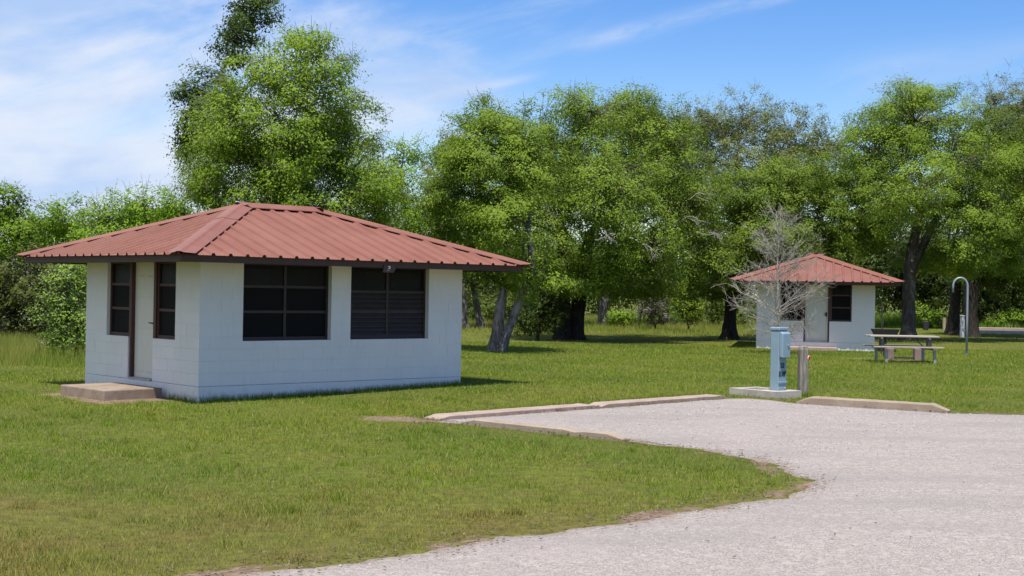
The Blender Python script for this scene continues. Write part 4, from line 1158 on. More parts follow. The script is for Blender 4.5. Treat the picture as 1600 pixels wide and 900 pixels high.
def tree(key, label, cat, leafkey, leaf=0.16, cover=3.2, clump=0.45, trunk_h=None, trunk_r=0.25, bark=None, twig=None, trunks=None, name='oak_tree',
         spread=0.16, twigs=2, bare=0.0, seed=None, group='trees round the cabins', up=0.6, shell=0.5, flowers=False, thin=1.0, ragged=0.32, no_trunk=False, grow=1.06, lead=None):
    (bx, by), lobes = TREES[key]
    r = np.random.RandomState(seed if seed is not None else sum(ord(c) for c in key) * 7 % 99991)
    bark = bark or BARK_GREY; twig = twig or TWIG
    root = thing(name, label, cat, (bx, by, float(gz(bx, by)) - 0.01), 0, group)
    base = np.array([bx, by, float(gz(bx, by)) - 0.01])
    L = []
    xs_ = [l[0] for l in lobes]; wid = max(xs_) - min(xs_) + 2
    for i, (x, y, z, rx, ry, rz_) in enumerate(lobes):
        y2 = y + r.uniform(-1, 1) * spread * wid * (0.4 if i == 0 else 1)
        k = y2 / y
        L.append((x * k, y2, CAM_H + (z - CAM_H) * k, rx, max(ry, 0.85 * rx), rz_))
    # back-of-crown lobes so that the crown is as deep as it is wide
    if spread > 0.05:
        for (x, y, z, rx, ry, rz_) in list(L):
            if rx > 1.2 and r.rand() < 0.8:
                L.append((x + r.uniform(-.5, .5), y + r.uniform(0.35, 0.6) * wid * 0.5, z - 0.3, rx * .85, ry * .85, rz_ * .85))
    L = np.array(L)
    # --- foliage clumps
    CC, CN, CR, CL = [], [], [], []
    for i, (x, y, z, rx, ry, rz_) in enumerate(L):
        area = 4 * math.pi * ((rx * ry) ** 1.6 / 3 + (rx * rz_) ** 1.6 / 3 + (ry * rz_) ** 1.6 / 3) ** (1 / 1.6)
        n = max(4, int(area / (clump * clump) * 0.75 * thin))
        d = rand_dir(n, r)
        rad = shell + (1.04 - shell) * r.rand(n) ** 0.6
        rad *= 1 + ragged * (r.rand(n) ** 3)
        m = 15; sd = rand_dir(m, r); sd[:, 2] = sd[:, 2] * 0.9 + 0.1
        sc = sd * r.uniform(0.30, 0.82, (m, 1)); sr = r.uniform(0.32, 0.56, m)
        kk = r.choice(m, n, p=sr ** 2 / (sr ** 2).sum())
        loc = sc[kk] + d * (rad * sr[kk])[:, None] * np.array([1.0, 1.0, 0.8])
        sh_ = r.rand(n) < 0.5                                  # half on the lobe's own shell, half on its smaller heads
        loc[sh_] = d[sh_] * (rad[sh_] * 1.02)[:, None]
        P = np.array([x, y, z]) + loc * np.array([rx, ry, rz_]) * grow
        d = d * 0.6 + loc / (np.linalg.norm(loc, axis=1, keepdims=True) + 1e-6) * 0.6
        ok = P[:, 2] > 0.25
        CC.append(P[ok]); CN.append(d[ok]); CR.append(clump * r.uniform(0.6, 1.25, n)[ok]); CL.append(np.full(ok.sum(), i))
    CC, CN, CR, CL = np.vstack(CC), np.vstack(CN), np.concatenate(CR), np.concatenate(CL)
    # --- skeleton
    if trunks is None:
        h = trunk_h if trunk_h else max(0.6, (L[:, 2] - L[:, 5]).min() * 0.9)
        c = L[:, :3].mean(0)
        lean = np.clip((c[:2] - base[:2]) * 0.18, -0.8, 0.8)
        trunks = [([(0, 0, 0), (lean[0] * .3, lean[1] * .3, h * .5), (lean[0], lean[1], h)], [trunk_r, trunk_r * .82, trunk_r * .72])]
    tt = Tubes(); nodes, path, rad_ = [], [], []
    for (P, R) in trunks:
        P = np.array(P, float) + base; trunk_line(tt, P, R, r)
        if lead is None or len(nodes) < lead: nodes.append(P[-1]); path.append(0.0); rad_.append(R[-1])
    bt = Tubes()
    mids, mrad = list(nodes), list(rad_)
    order = np.argsort(np.linalg.norm(L[:, :3] - nodes[0], axis=1))
    for i in order:
        c = L[i, :3]; N_ = np.array(nodes)
        cost = np.linalg.norm(N_ - c, axis=1) + 0.35 * np.array(path) + np.maximum(0, N_[:, 2] - c[2]) * 0.6
        j = int(np.argmin(cost)); rr = max(0.035, rad_[j] * (0.62 if j < len(trunks) else 0.75))
        P = curve(nodes[j], c, r, 0.16, 6); bt.seg(P, np.linspace(rr, rr * .6, 6), 7)
        for k in (2, 3, 4, 5):
            nodes.append(P[k]); path.append(path[j] + np.linalg.norm(P[k] - nodes[j])); rad_.append(rr * (1 - .08 * k)); mids.append(P[k]); mrad.append(rr * .6)
    M = np.array(mids); MR = np.array(mrad)
    ends = []
    for i0 in range(0, len(CC), 400):
        Dm = np.linalg.norm(CC[i0:i0 + 400, None] - M[None], axis=2); ends.append(np.argmin(Dm + 0.4 * np.maximum(0, M[None, :, 2] - CC[i0:i0 + 400, None, 2]), axis=1))
    ends = np.concatenate(ends)
    # --- secondary branches: group clumps, then twigs
    for i in range(len(CC)):
        j = ends[i]
        P = curve(M[j], CC[i], r, 0.14, 3); r0 = min(MR[j] * .5, 0.012 + 0.011 * np.linalg.norm(CC[i] - M[j]))
        bt.seg(P, np.linspace(max(r0, .012), .007, 3), 3)
    nt = twigs
    A = np.repeat(CC, nt, axis=0); dd = rand_dir(len(A), r) + np.repeat(CN, nt, axis=0) * 0.7; dd[:, 2] += 0.15
    dd /= np.linalg.norm(dd, axis=1, keepdims=True)
    Bp = A + dd * (np.repeat(CR, nt) * r.uniform(0.7, 1.5, len(A)))[:, None]
    bt.needles(A, Bp, 0.009, 0.004)
    if not no_trunk: link('trunk', (tt.V and tt.mesh('trunk')), bark, root)
    br = link('branches', bt.mesh('branches'), twig, root)
    # --- leaves along the twigs and through the clumps
    leaf = leaf * 0.86
    parea = 0.5 * leaf * leaf * 0.5
    total = int(cover * sum(math.pi * l[3] * l[5] for l in L) / parea)
    total = min(total, 165000)
    keep = r.rand(len(CC)) >= bare
    w = (CR ** 2) * keep; w = w / w.sum()
    ci = r.choice(len(CC), total, p=w)
    off = r.normal(size=(total, 3)) * np.array([0.46, 0.46, 0.30]) * CR[ci][:, None]
    C = CC[ci] + off
    N_ = CN[ci] * 0.7 + rand_dir(total, r) * 0.5 + off / (CR[ci][:, None] + 1e-6) * 0.55; N_[:, 2] += up
    N_ /= (np.linalg.norm(N_, axis=1, keepdims=True) + 1e-9)
    tone = r.rand(len(CC))
    rnd = np.clip(0.3 * r.rand(total) + 0.7 * tone[ci], 0, 1)
    ok = C[:, 2] > 0.08
    me = leaf_mesh('crown', C[ok], N_[ok], leaf * r.uniform(0.6, 1.35, ok.sum()), r, rnd[ok])
    link('crown', me, LEAF[leafkey], root)
    if flowers:
        q = r.choice(np.flatnonzero(ok), 900); FC = C[q] + CN[ci[q]] * 0.12
        m = leaf_mesh('blossom', FC, rand_dir(len(q), r), np.full(len(q), 0.032), r, r.rand(len(q)), 0.9)
        link('blossom', m, m_plain('white_blossom', (0.45, 0.48, 0.36), 0.7), root)['kind'] = 'stuff'
    for o in root.children: o.location = tuple(-Vector(root.location))
    return root, CC, CN


def bare_spray(root, spots, r, length, mat, name='dead_branch'):
    """leafless bleached branches sticking out of a crown"""
    for (p, d) in spots:
        t = Tubes(); p = np.array(p, float); d = np.array(d, float); d /= np.linalg.norm(d)
        stack = [(p, d, length, 0.019)]; depth = 0
        while stack:
            nxt = []
            for (a, u, ln, rd_) in stack:
                b_ = a + u * ln; P = curve(a, b_, r, 0.12, 4); t.seg(P, np.linspace(rd_, rd_ * .55, 4), 4)
                if depth < 3:
                    for q in range(3 if depth < 2 else 4):
                        f = r.uniform(.35, 1.0); v = u + rand_dir(1, r)[0] * 0.75; v /= np.linalg.norm(v)
                        nxt.append((P[0] + (P[-1] - P[0]) * f, v, ln * r.uniform(.45, .7), rd_ * .5))
            stack = nxt; depth += 1
        o = link(name, t.mesh(name), mat, root); o.location = tuple(-Vector(root.location))


# --- the five big trees round the lawn
om, _, _ = tree('oak_main', 'broad domed live oak with a dark twin trunk right of the number 3 cabin', 'tree', 'oak2', 0.102, 3.7, 0.44, thin=0.75, grow=1.12, twigs=1, bark=BARK_DARK,
                trunks=[([(-0.20, 0, 0), (-0.25, 0, 1.0), (-0.34, 0, 2.2), (-0.3, -.2, 4.2)], [0.32, 0.29, 0.26, 0.20]), ([(0.20, 0.05, 0), (0.26, 0, 0.8), (0.42, 0, 2.2), (0.7, 0, 4.2)], [0.32, 0.27, 0.25, 0.19])], spread=0.12)
rr = np.random.RandomState(5)
bare_spray(om, [((6.3, 51.6, 4.6), (.8, -.7, .05)), ((6.9, 51.8, 4.2), (.9, -.5, -.1)), ((3.2, 49.0, 4.0), (.1, -1, -.2)), ((6.6, 51.5, 5.4), (.6, -.8, .2)), ((4.6, 49.3, 3.6), (.5, -.9, -.3)), ((1.6, 50.5, 4.6), (-.5, -.9, .1))], rr, 0.75, TWIG_W)
tree('oak_lean', 'oak leaning over the eave of the number 3 cabin beside its own broken stump', 'tree', 'oak2', 0.088, 3.7, 0.38, thin=0.8, grow=1.1, twigs=1, bark=BARK_PALE,
     trunks=[([(0.08, 0, 0), (0.25, 0.05, 0.55), (0.62, .15, 1.5), (1.05, .3, 2.6), (0.85, .6, 3.9)], [0.15, 0.13, 0.115, 0.11, 0.09]), ([(-0.10, 0.12, 0), (0.0, .15, 0.8), (0.10, .15, 1.6), (0.16, .15, 1.95)], [0.19, 0.185, 0.15, 0.05])], spread=0.10, lead=1, name='leaning_oak_tree')
tree('oak_mid', 'live oak with a single dark trunk between the double oak and the bare sapling', 'tree', 'oak', 0.108, 3.5, 0.44, thin=0.75, grow=1.12, twigs=1, bark=BARK_DARK,
     trunks=[([(0, 0, 0), (0.05, 0, 1.0), (0.12, 0, 2.0), (0.5, 0, 3.4)], [0.29, 0.23, 0.25, 0.2])], spread=0.14)
tree('oak_right', 'tall spreading oak with a grey forked trunk behind the picnic table', 'tree', 'oak2', 0.108, 3.6, 0.46, thin=0.75, grow=1.12, twigs=1, bark=BARK_GREY,
     trunks=[([(0, 0, 0), (0.0, 0, 1.5), (-0.02, 0, 3.2), (0.35, 0, 5.2), (0.45, .1, 6.6)], [0.32, 0.26, 0.25, 0.19, 0.15]), ([(0.05, 0.0, 3.0), (0.6, -.1, 4.3), (1.2, -.2, 5.6)], [0.19, 0.16, 0.13])], spread=0.12)
tree('oak_far_right', 'oak with two thick black trunks behind the lantern pole', 'tree', 'shade', 0.135, 3.2, 0.5, thin=0.75, grow=1.1, twigs=1, bark=BARK_DARK,
     trunks=[([(0.25, 0, 0), (0.2, 0, 1.5), (0.3, 0, 3.6), (1.2, .2, 5.2)], [0.36, 0.33, 0.30, 0.24]), ([(0.20, 2.6, 0), (0.28, 2.6, 1.5), (0.4, 2.5, 3.8)], [0.29, 0.26, 0.22])], spread=0.14)
# --- behind the number 3 cabin
tree('pecan', 'bright green pecan with pale limbs rising behind the number 3 cabin', 'tree', 'pecan', 0.094, 2.75, 0.44, bark=BARK_PALE, twig=BARK_PALE,
     trunks=[([(0, 0, 0), (0, 0, 2.5), (0.05, 0, 4.1), (0.0, 0, 5.2)], [0.23, 0.18, 0.15, 0.12])], spread=0.16, ragged=0.65, thin=0.85, twigs=3, name='pecan_tree', shell=0.35, grow=1.12)
tree('light_small', 'small light green tree right of the bright green pecan', 'tree', 'light', 0.09, 2.6, 0.42, trunk_r=0.12, spread=0.08, ragged=0.5, thin=0.7, name='young_tree', shell=0.3)
tree('vine_dark', 'tall dark evergreen tree behind the bright green pecan', 'tree', 'ever_and_shade', 0.135, 3.6, 0.46, trunk_h=5.0, trunk_r=0.28, bark=BARK_DARK, twig=TWIG_D, spread=0.03, ragged=0.4, thin=0.8, name='evergreen_tree')
# --- back rows
tree('grey_tall', 'tall grey green sparse tree rising behind the cabin with the bare sapling', 'tree', 'grey', 0.15, 1.25, 0.52, trunk_h=6.0, trunk_r=0.3, twig=BARK_PALE, spread=0.1, ragged=0.7, thin=0.75, twigs=4, bare=0.12, name='sparse_tree')
tree('grey_right', 'grey green sparse tree rising behind the tall spreading oak', 'tree', 'grey', 0.15, 1.35, 0.52, trunk_h=6.0, trunk_r=0.3, twig=BARK_PALE, spread=0.1, ragged=0.6, thin=0.75, twigs=4, bare=0.1, name='sparse_tree')
tree('oak_dark', 'dark oak showing over the right shoulder of the broad domed oak', 'tree', 'oakd', 0.17, 3.2, 0.5, trunk_h=4.0, trunk_r=0.3, bark=BARK_DARK, spread=0.1)
tree('grey_left', 'grey green tree between the pecan and the leaning oak', 'tree', 'grey', 0.14, 2.0, 0.4, trunk_h=2.2, trunk_r=0.2, bark=BARK_PALE, spread=0.1, ragged=0.4, name='sparse_tree', twig=TWIG_D, thin=0.8)
tree('pale_trunk', 'pale lichened trunk standing in tall grass behind the double oak', 'tree', 'mid', 0.18, 2.6, 0.42, bark=BARK_PALE,
     trunks=[([(0.0, 0, 0), (-0.02, 0, 1.0), (0.1, 0, 2.2), (-0.2, 0, 3.0)], [0.27, 0.24, 0.26, 0.2])], spread=0.1)
tree('back_trunk', 'thin leaning trunk seen past the corner of the number 3 cabin', 'tree', 'mid', 0.16, 2.4, 0.4, bark=BARK_PALE,
     trunks=[([(0.15, 0, 0), (0.0, 0, 0.8), (-0.25, 0, 2.0)], [0.2, 0.16, 0.13]), ([(-0.62, -0.4, 0), (-0.72, -.4, 1.2), (-0.8, -.4, 2.2)], [0.16, 0.13, 0.1])], spread=0.1)
tree('dark_a', 'dark oak in the wood behind the far cabin', 'tree', 'oakd', 0.22, 2.4, 0.5, trunk_h=2.0, trunk_r=0.3, bark=BARK_DARK, twig=TWIG_D, spread=0.12)
tree('dark_b', 'dark oak in the wood behind the timber board stand', 'tree', 'oakd', 0.22, 2.4, 0.5, trunk_h=2.0, trunk_r=0.3, bark=BARK_DARK, twig=TWIG_D, spread=0.12)
tree('dark_c', 'dark oak in the wood behind the pale kerbs', 'tree', 'oakd', 0.22, 2.4, 0.5, trunk_h=2.0, trunk_r=0.3, bark=BARK_DARK, twig=TWIG_D, spread=0.12)
tree('left_a', 'round headed green tree over the low slope of the number 3 cabin roof', 'tree', 'light', 0.16, 2.8, 0.5, trunk_h=3.0, trunk_r=0.2, bark=BARK_GREY, twig=TWIG_D, spread=0.12, ragged=0.45)
tree('left_b', 'mid green tree beyond the eave end of the number 3 cabin', 'tree', 'light', 0.15, 2.9, 0.48, trunk_h=2.0, trunk_r=0.2, spread=0.1, ragged=0.4)
tree('left_c', 'darker green tree at the end of the meadow left of the flowering bush', 'tree', 'mid', 0.15, 3.2, 0.46, trunk_h=2.0, trunk_r=0.2, spread=0.1, ragged=0.4)
# --- shrubs
tree('juniper', 'dark scrubby juniper behind the flowering bush', 'shrub', 'junip', 0.12, 3.0, 0.3, trunk_h=0.8, trunk_r=0.12, spread=0.08, name='juniper_shrub', twig=TWIG, group='shrubs at the lawn edges', ragged=0.4)
tree('flower_bush', 'bright green bush dotted with white blossom beside the number 3 cabin', 'shrub', 'bush', 0.085, 2.6, 0.22, trunk_h=0.4, trunk_r=0.05, spread=0.0, name='flowering_bush', grow=1.2, group='shrubs at the lawn edges', flowers=True)
tree('dark_bush', 'dark rounded bush at the foot of the double trunk', 'shrub', 'oakd', 0.11, 2.8, 0.26, trunk_h=0.3, trunk_r=0.05, spread=0.0, name='dark_bush', twig=TWIG_D, group='shrubs at the lawn edges')
tree('feather_shrub', 'feathery yellow green shrub in the tall grass', 'shrub', 'feather', 0.12, 2.6, 0.24, trunk_h=0.3, trunk_r=0.05, spread=0.0, name='feathery_shrub', group='shrubs at the lawn edges', ragged=0.5)
tree('grey_shrub', 'pale grey brushy shrub in the tall grass', 'shrub', 'greysh', 0.10, 1.5, 0.24, trunk_h=0.3, trunk_r=0.04, spread=0.0, name='grey_shrub', group='shrubs at the lawn edges', twigs=14, ragged=0.5)
tree('green_shrub_l', 'low bright shrub beside the pale lichened trunk', 'shrub', 'light', 0.13, 2.6, 0.24, trunk_h=0.15, trunk_r=0.03, spread=0.0, name='low_shrub', group='shrubs at the lawn edges')
tree('green_shrub_r', 'low bright shrub behind the timber board stand', 'shrub', 'light', 0.16, 2.6, 0.3, trunk_h=0.15, trunk_r=0.03, spread=0.0, name='low_shrub', group='shrubs at the lawn edges')
tree('green_shrub_rr', 'low bright shrub behind the thin pale kerb', 'shrub', 'light', 0.16, 2.6, 0.3, trunk_h=0.15, trunk_r=0.03, spread=0.0, name='low_shrub', group='shrubs at the lawn edges')
tree('shade_bush_a', 'green undergrowth bush behind the single dark oak trunk', 'shrub', 'shade', 0.14, 2.6, 0.3, trunk_h=0.2, trunk_r=0.04, spread=0.0, name='undergrowth_bush', group='shrubs at the lawn edges')
tree('shade_bush_b', 'green undergrowth bush behind the leaning oak', 'shrub', 'shade', 0.14, 2.6, 0.3, trunk_h=0.2, trunk_r=0.04, spread=0.0, name='undergrowth_bush', group='shrubs at the lawn edges')

# --- the wood behind: one mass
r = np.random.RandomState(21); CC, CR, CN = [], [], []
for i in range(190):
    x = r.uniform(-62, 78)
    y = 100 + r.uniform(0, 16) + (0 if x > -22 else -12 * min(1, (-22 - x) / 20)); h = 6.4 * r.uniform(0.8, 1.25) + (0.8 if x > 20 else 0)
    for k in range(int(26 * h / 4)):
        d = rand_dir(1, r)[0]; rad = r.uniform(.5, 1.05)
        p = np.array([x, y, h * .52]) + d * rad * np.array([2.6, 2.2, h * .55])
        if p[2] > 0.2: CC.append(p); CN.append(d); CR.append(r.uniform(.5, 1.0))
CC, CN, CR = np.array(CC), np.array(CN), np.array(CR)
n = 120000; ci = r.choice(len(CC), n); off = r.normal(size=(n, 3)) * CR[ci][:, None] * np.array([.5, .5, .4])
C = CC[ci] + off; N_ = CN[ci] * .6 + rand_dir(n, r) * .8; N_[:, 2] += .4; N_ /= np.linalg.norm(N_, axis=1, keepdims=True)
ok = C[:, 2] > 0.05; tone = r.rand(len(CC))
me = leaf_mesh('woodland_thicket', C[ok], N_[ok], 0.30 * r.uniform(.6, 1.3, ok.sum()), r, (0.5 * r.rand(n) + .5 * tone[ci])[ok])
tag(link('woodland_thicket', me, LEAF['ever_and_shade']), 'dark green woodland thicket closing off the back of the park', 'woodland', kind='stuff')  # the wood's deep shade is put into this dark leaf colour

# --- the leafless sapling in front of the far cabin
r = np.random.RandomState(11)
sp = thing('bare_sapling', 'leafless pale sapling standing before the far cabin', 'tree', (8.52, 44.1, 0), 0, None)
t = Tubes(); H = 4.35
P = np.array([(0.04 * math.sin(z * 1.7), 0.02 * math.cos(z), z) for z in np.linspace(-0.05, H, 14)])
t.seg(P, np.interp(np.linspace(0, 1, 14), [0, .25, 1], [0.055, 0.042, 0.008]), 8)
link('trunk', t.mesh('trunk'), TWIG_W, sp)
t = Tubes(); A, Bq, ra = [], [], []
for i in range(78):
    f = r.uniform(0.07, 0.97) if i > 16 else r.uniform(0.07, 0.35)
    z = f * H; az = r.uniform(0, 2 * math.pi); el = r.uniform(.05, .60) + f * 0.6
    ln = (2.3 * (1 - f) ** 0.6 + 0.28) * r.uniform(.6, 1.05) * (0.6 if f < .2 else 1)
    d = np.array([math.cos(az) * math.cos(el), math.sin(az) * math.cos(el), math.sin(el)])
    p0 = np.array([0, 0, z]); Pb = curve(p0, p0 + d * ln, r, 0.10, 6); Pb[:, 2] = np.maximum(Pb[:, 2], .2)
    r0 = 0.007 + 0.008 * (1 - f); t.seg(Pb, np.linspace(r0, .0035, 6), 4)
    for k in range(int(5 + ln * 5)):
        g = r.uniform(.15, 1); q = Pb[0] + (Pb[-1] - Pb[0]) * g; idx = min(5, int(g * 5)); q = Pb[idx] * (1 - (g * 5 - idx)) + Pb[min(5, idx + 1)] * (g * 5 - idx) if idx < 5 else Pb[5]
        v = d * .7 + rand_dir(1, r)[0] * .8; v /= np.linalg.norm(v); l2 = r.uniform(.18, .5)
        e_ = q + v * l2; A.append(q); Bq.append(e_); ra.append(.0045)
        for s in range(3):
            w_ = v + rand_dir(1, r)[0] * .9; w_ /= np.linalg.norm(w_); h_ = q + v * l2 * r.uniform(.3, .95); A.append(h_); Bq.append(h_ + w_ * r.uniform(.08, .26)); ra.append(.0033)
t.needles(A, Bq, np.array(ra), 0.0025)
link('branches', t.mesh('branches'), TWIG_W, sp)

# ------------------------------------------------------------------ grass
BLADE = m_blade()
r = np.random.RandomState(3)


def blades(name, X, Y, H, Wd, lean, mat, rnd=None):
    n = len(X); Z = gz(X, Y) - 0.012
    az = r.uniform(0, 2 * np.pi, n); la = r.uniform(0, 2 * np.pi, n); ll = H * lean * r.uniform(0.2, 1.0, n)
    V = np.empty((n, 3, 3), np.float32)
    cx, cy = np.cos(az) * Wd / 2, np.sin(az) * Wd / 2
    V[:, 0] = np.column_stack([X - cx, Y - cy, Z]); V[:, 1] = np.column_stack([X + cx, Y + cy, Z])
    V[:, 2] = np.column_stack([X + np.cos(la) * ll, Y + np.sin(la) * ll, Z + H])
    me = np_mesh(name, V.reshape(-1, 3), np.arange(n * 3, dtype=np.int32).reshape(n, 3), r.rand(n) if rnd is None else rnd)
    return link(name, me, mat)


def sample(n, y0, y1, p):
    """points in the camera's wedge of lawn with margin; density falls as depth**-p"""
    u = r.rand(n); q = 2 - p
    y = (y0 ** q + u * (y1 ** q - y0 ** q)) ** (1 / q)
    x = r.uniform(-1, 1, n) * (0.40 * y + 2.6)
    return x, y


def on_lawn(x, y, soft=True):
    road_in = inside(x, y, ROAD)
    e = np.full(x.shape, 5.0); nearr = (y < 27) & (x < 13.5); e[nearr] = dist_poly(x[nearr], y[nearr], ROAD)
    ok = ~road_in
    u, v = cab_uv(x, y)
    ok &= ~((u > -0.01) & (u < LEN + 0.01) & (v > -0.01) & (v < WID + 0.01))
    ok &= ~((u > -1.18) & (u < -0.1) & (v > 0.93) & (v < 2.5))
    q = (x - c2[0]) * e2[0] + (y - c2[1]) * e2[1]; w = (x - c2[0]) * n2[0] + (y - c2[1]) * n2[1]
    ok &= ~((np.abs(q) < WID / 2 + .02) & (np.abs(w) < LEN / 2 + .02))
    a = (x - 4.70) * math.cos(pa) + (y - 25.42) * math.sin(pa); b = -(x - 4.70) * math.sin(pa) + (y - 25.42) * math.cos(pa)
    ok &= ~((np.abs(a) < hx) & (np.abs(b) < hy))
    # kerb bodies
    for (p, s, wd) in (((K0, K2), 1, .36), ((Vector((-0.63, 19.06)), Vector((1.36, 17.25))), 1, .19), ((Vector((4.99, 23.66)), Vector((7.02, 22.36))), 1, .19)):
        d = (p[1] - p[0]); L = d.length; d = d / L
        t = (x - p[0].x) * d.x + (y - p[0].y) * d.y; o = -(x - p[0].x) * d.y + (y - p[0].y) * d.x
        ok &= ~((t > -0.05) & (t < L + 0.05) & (o > -0.02) & (o < wd + 0.01))
    if soft:
        dd = dirt_amount(x, y) + 0.30 * wob(x, y, 3.1, 2.0)
        ok &= (r.rand(len(x)) > np.clip((dd - 0.40) / 0.4, 0, 0.97))
    return ok


x, y = sample(860000, 8.3, 50, 1.55)
xf, yf = sample(70000, 49, 92, 1.0); x, y = np.r_[x, xf], np.r_[y, yf]
ok = on_lawn(x, y); x, y = x[ok], y[ok]
H0 = 0.030 + 0.010 * np.clip(wob(x, y, 0.8, 2.5), -1, 1)
tuft = np.clip(wob(x, y, 1.1, 9.0) + 0.6 * wob(x, y, 3.3, 4.0), -1, 1.6)
H = (H0 * 1.12 + 0.018 * np.clip(tuft, 0, 2) ** 1.5) * r.uniform(0.5, 1.35, len(x)) * (1 + np.clip((y - 14) / 70, 0, .6))
Wd = 0.0046 * np.maximum(y / 10, 1) ** 0.75 * r.uniform(.7, 1.3, len(x))
tag(blades('lawn_grass', x, y, H, Wd, 0.95, BLADE), 'short mown grass covering the lawn', 'grass', kind='stuff')

# taller tufts that stand out of the mown lawn
tx, ty = sample(260, 8.6, 24, 1.3); k = on_lawn(tx, ty) & (dirt_amount(tx, ty) < .4); tx, ty = tx[k], ty[k]
m = 90; X = np.repeat(tx, m) + r.normal(size=len(tx) * m) * np.repeat(r.uniform(.03, .10, len(tx)), m); Y = np.repeat(ty, m) + r.normal(size=len(tx) * m) * np.repeat(r.uniform(.03, .10, len(tx)), m)
k = on_lawn(X, Y); X, Y = X[k], Y[k]
tag(blades('grass_tufts', X, Y, r.uniform(.04, .095, len(X)), r.uniform(.004, .008, len(X)), 0.8, BLADE), 'taller tufts scattered through the lawn', 'grass', kind='stuff')

# grass fringe along walls, kerbs and posts
fr = []
for u0, v0, u1, v1 in ((0, -0.03, LEN, -0.03), (-0.03, 0, -0.03, 0.85)):
    n = 2600 if u1 > 1 else 200; t_ = r.rand(n); o_ = np.abs(r.normal(size=n)) * 0.05
    u = u0 + (u1 - u0) * t_ - (o_ if u0 < 0 else 0); v = v0 + (v1 - v0) * t_ - (o_ if v0 < 0 and u1 > 1 else 0)
    fr.append(np.column_stack([AX + EX[0] * u + EY[0] * v, AY + EX[1] * u + EY[1] * v]))
n = 2600; t_ = r.rand(n); o_ = 0.38 + np.abs(r.normal(size=n)) * .05
fr.append(np.column_stack([K0.x + (K2.x - K0.x) * t_ - kd.y * o_, K0.y + (K2.y - K0.y) * t_ + kd.x * o_]))
n = 700; a_ = r.rand(n) * 6.28; o_ = .11 + np.abs(r.normal(size=n)) * .05
fr.append(np.column_stack([5.40 + np.cos(a_) * o_, 25.45 + np.sin(a_) * o_]))
fr = np.vstack(fr)
tag(blades('grass_fringe', fr[:, 0], fr[:, 1], r.uniform(.05, .14, len(fr)), r.uniform(.005, .011, len(fr)), 0.6, BLADE), 'longer grass fringe along walls and kerbs', 'grass', kind='stuff')


def m_meadow(name, a, b, c):
    t = NT(name); v = t.coord('World'); q = t.attr('rnd')
    col = t.mix(q, a, b); col = t.mix(t.ramp(t.noise(v, 0.45, 4, .6), .4, .65), col, c); t.base(col, .6, 0, .2)
    tr = t.n.new('ShaderNodeBsdfTranslucent'); t.l.new(col, tr.inputs['Color'])
    mx = t.n.new('ShaderNodeMixShader'); mx.inputs[0].default_value = 0.35
    t.l.new(t.b.outputs[0], mx.inputs[1]); t.l.new(tr.outputs[0], mx.inputs[2]); t.l.new(mx.outputs[0], t.out.inputs['Surface'])
    return t.m


MEADOW = m_meadow('meadow_grass_blade', (0.16, 0.25, 0.025), (0.29, 0.33, 0.06), (0.34, 0.32, 0.08))
LUSH = m_meadow('lush_grass_blade', (0.09, 0.20, 0.02), (0.18, 0.32, 0.03), (0.24, 0.30, 0.05))
n = 60000; y = r.uniform(30.5, 42, n); x = r.uniform(-21, -8.2, n); e_ = np.clip((y - 30.5 - 0.5 * wob(x, y, 1, 3)) / 2.0, 0, 1)
u, v = cab_uv(x, y); ok = (e_ > 0) & ((v > WID + 1.5) | (u < -2.5))
x, y, e_ = x[ok], y[ok], e_[ok]
tag(blades('meadow_grass', x, y, (0.08 + 0.42 * e_) * r.uniform(.5, 1.2, len(x)), 0.011 * r.uniform(.7, 1.4, len(x)), .45, MEADOW), 'tall pale meadow grass left of the number 3 cabin', 'grass', kind='stuff')
n = 80000; y = r.uniform(58, 92, n); x = r.uniform(-6, 12.5, n) * y / 66; e_ = np.clip((y - 60 - 2.5 * wob(x, y, .4, 3)) / 14.0, 0, 1)
ok = e_ > 0; x, y, e_ = x[ok], y[ok], e_[ok]
tag(blades('meadow_grass', x, y, (0.06 + 0.40 * e_) * r.uniform(.35, 1.2, len(x)), 0.020 * r.uniform(.7, 1.4, len(x)), .45, MEADOW), 'tall yellow green grass behind the double trunked oak', 'grass', kind='stuff')
n = 30000; y = r.uniform(84, 99, n); x = r.uniform(10, 46, n); e_ = np.clip((y - 84 - 2.0 * wob(x, y, .4, 1)) / 4.0, 0, 1)
ok = e_ > 0; x, y, e_ = x[ok], y[ok], e_[ok]
tag(blades('meadow_grass', x, y, (0.15 + 0.7 * e_) * r.uniform(.5, 1.2, len(x)), 0.035 * r.uniform(.7, 1.4, len(x)), .5, LUSH), 'lush bright weeds along the wood edge', 'grass', kind='stuff')

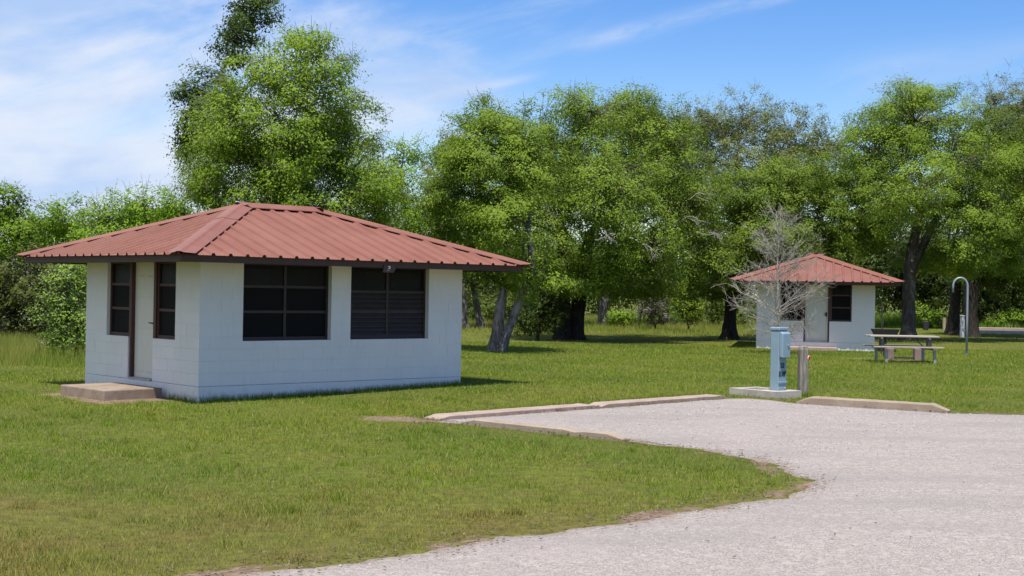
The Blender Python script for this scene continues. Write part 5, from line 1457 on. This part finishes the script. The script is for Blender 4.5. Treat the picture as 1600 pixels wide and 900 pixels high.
# ------------------------------------------------------------------ leaf litter and loose stones at the road's edge
n = 5200; i_ = r.randint(0, len(ROAD), n * 4); P = np.array(ROAD)[i_]; P = P[(P[:, 1] > 7) & (P[:, 1] < 25.5) & (P[:, 0] < 12)][:n]
P = P + r.normal(size=P.shape) * np.where(P[:, 1:2] < 16.5, 0.22, 0.09)
x, y = sample(420, 8.5, 24, 1.4); k = inside(x, y, ROAD); P = np.vstack([P, np.column_stack([x[k], y[k]])])
C = np.column_stack([P, np.full(len(P), 0.026) + r.rand(len(P)) * .006]); N_ = rand_dir(len(P), r) * .35; N_[:, 2] += 1; N_ /= np.linalg.norm(N_, axis=1, keepdims=True)
LIT = m_leaf('dead_leaf', (0.06, 0.04, 0.028), (0.18, 0.13, 0.085), 0.1)
tag(link('leaf_litter', leaf_mesh('leaf_litter', C, N_, r.uniform(.015, .05, len(P)), r, r.rand(len(P)), .45), LIT), 'dry leaf litter along the edge of the gravel', 'litter', kind='stuff')
n = 36000; x, y = sample(n, 7.6, 24, 1.5); k = inside(x, y, ROAD); x, y = x[k], y[k]; de = dist_poly(x, y, ROAD); x, y, de = x[de > .16], y[de > .16], de[de > .16]; zr_ = np.interp(de, [0, 0.15, 1.0], [-0.012, 0.004, 0.018]); s = r.uniform(.004, .011, len(x)) * np.maximum(1, y / 12)
V = np.empty((len(x), 4, 3), np.float32); a_ = r.rand(len(x)) * 6.28
for q in range(3): V[:, q] = np.column_stack([x + s * np.cos(a_ + q * 2.1) * r.uniform(.7, 1.2, len(x)), y + s * np.sin(a_ + q * 2.1), zr_ - .006])
V[:, 3] = np.column_stack([x + s * .2, y, zr_ + s * .6])
b_ = np.arange(len(x))[:, None] * 4; F = np.vstack([b_ + np.array([[0, 1, 3]]), b_ + np.array([[1, 2, 3]]), b_ + np.array([[2, 0, 3]])])
g_ = r.rand(len(x)); t = NT('loose_chip'); t.base(t.mix(t.attr('rnd'), (0.12, 0.105, 0.105), (0.42, 0.38, 0.375)), .9, 0, .2)
tag(link('loose_gravel', np_mesh('loose_gravel', V.reshape(-1, 3), F, np.tile(g_, 3)), t.m), 'loose stone chips on the gravel road', 'gravel', kind='stuff')
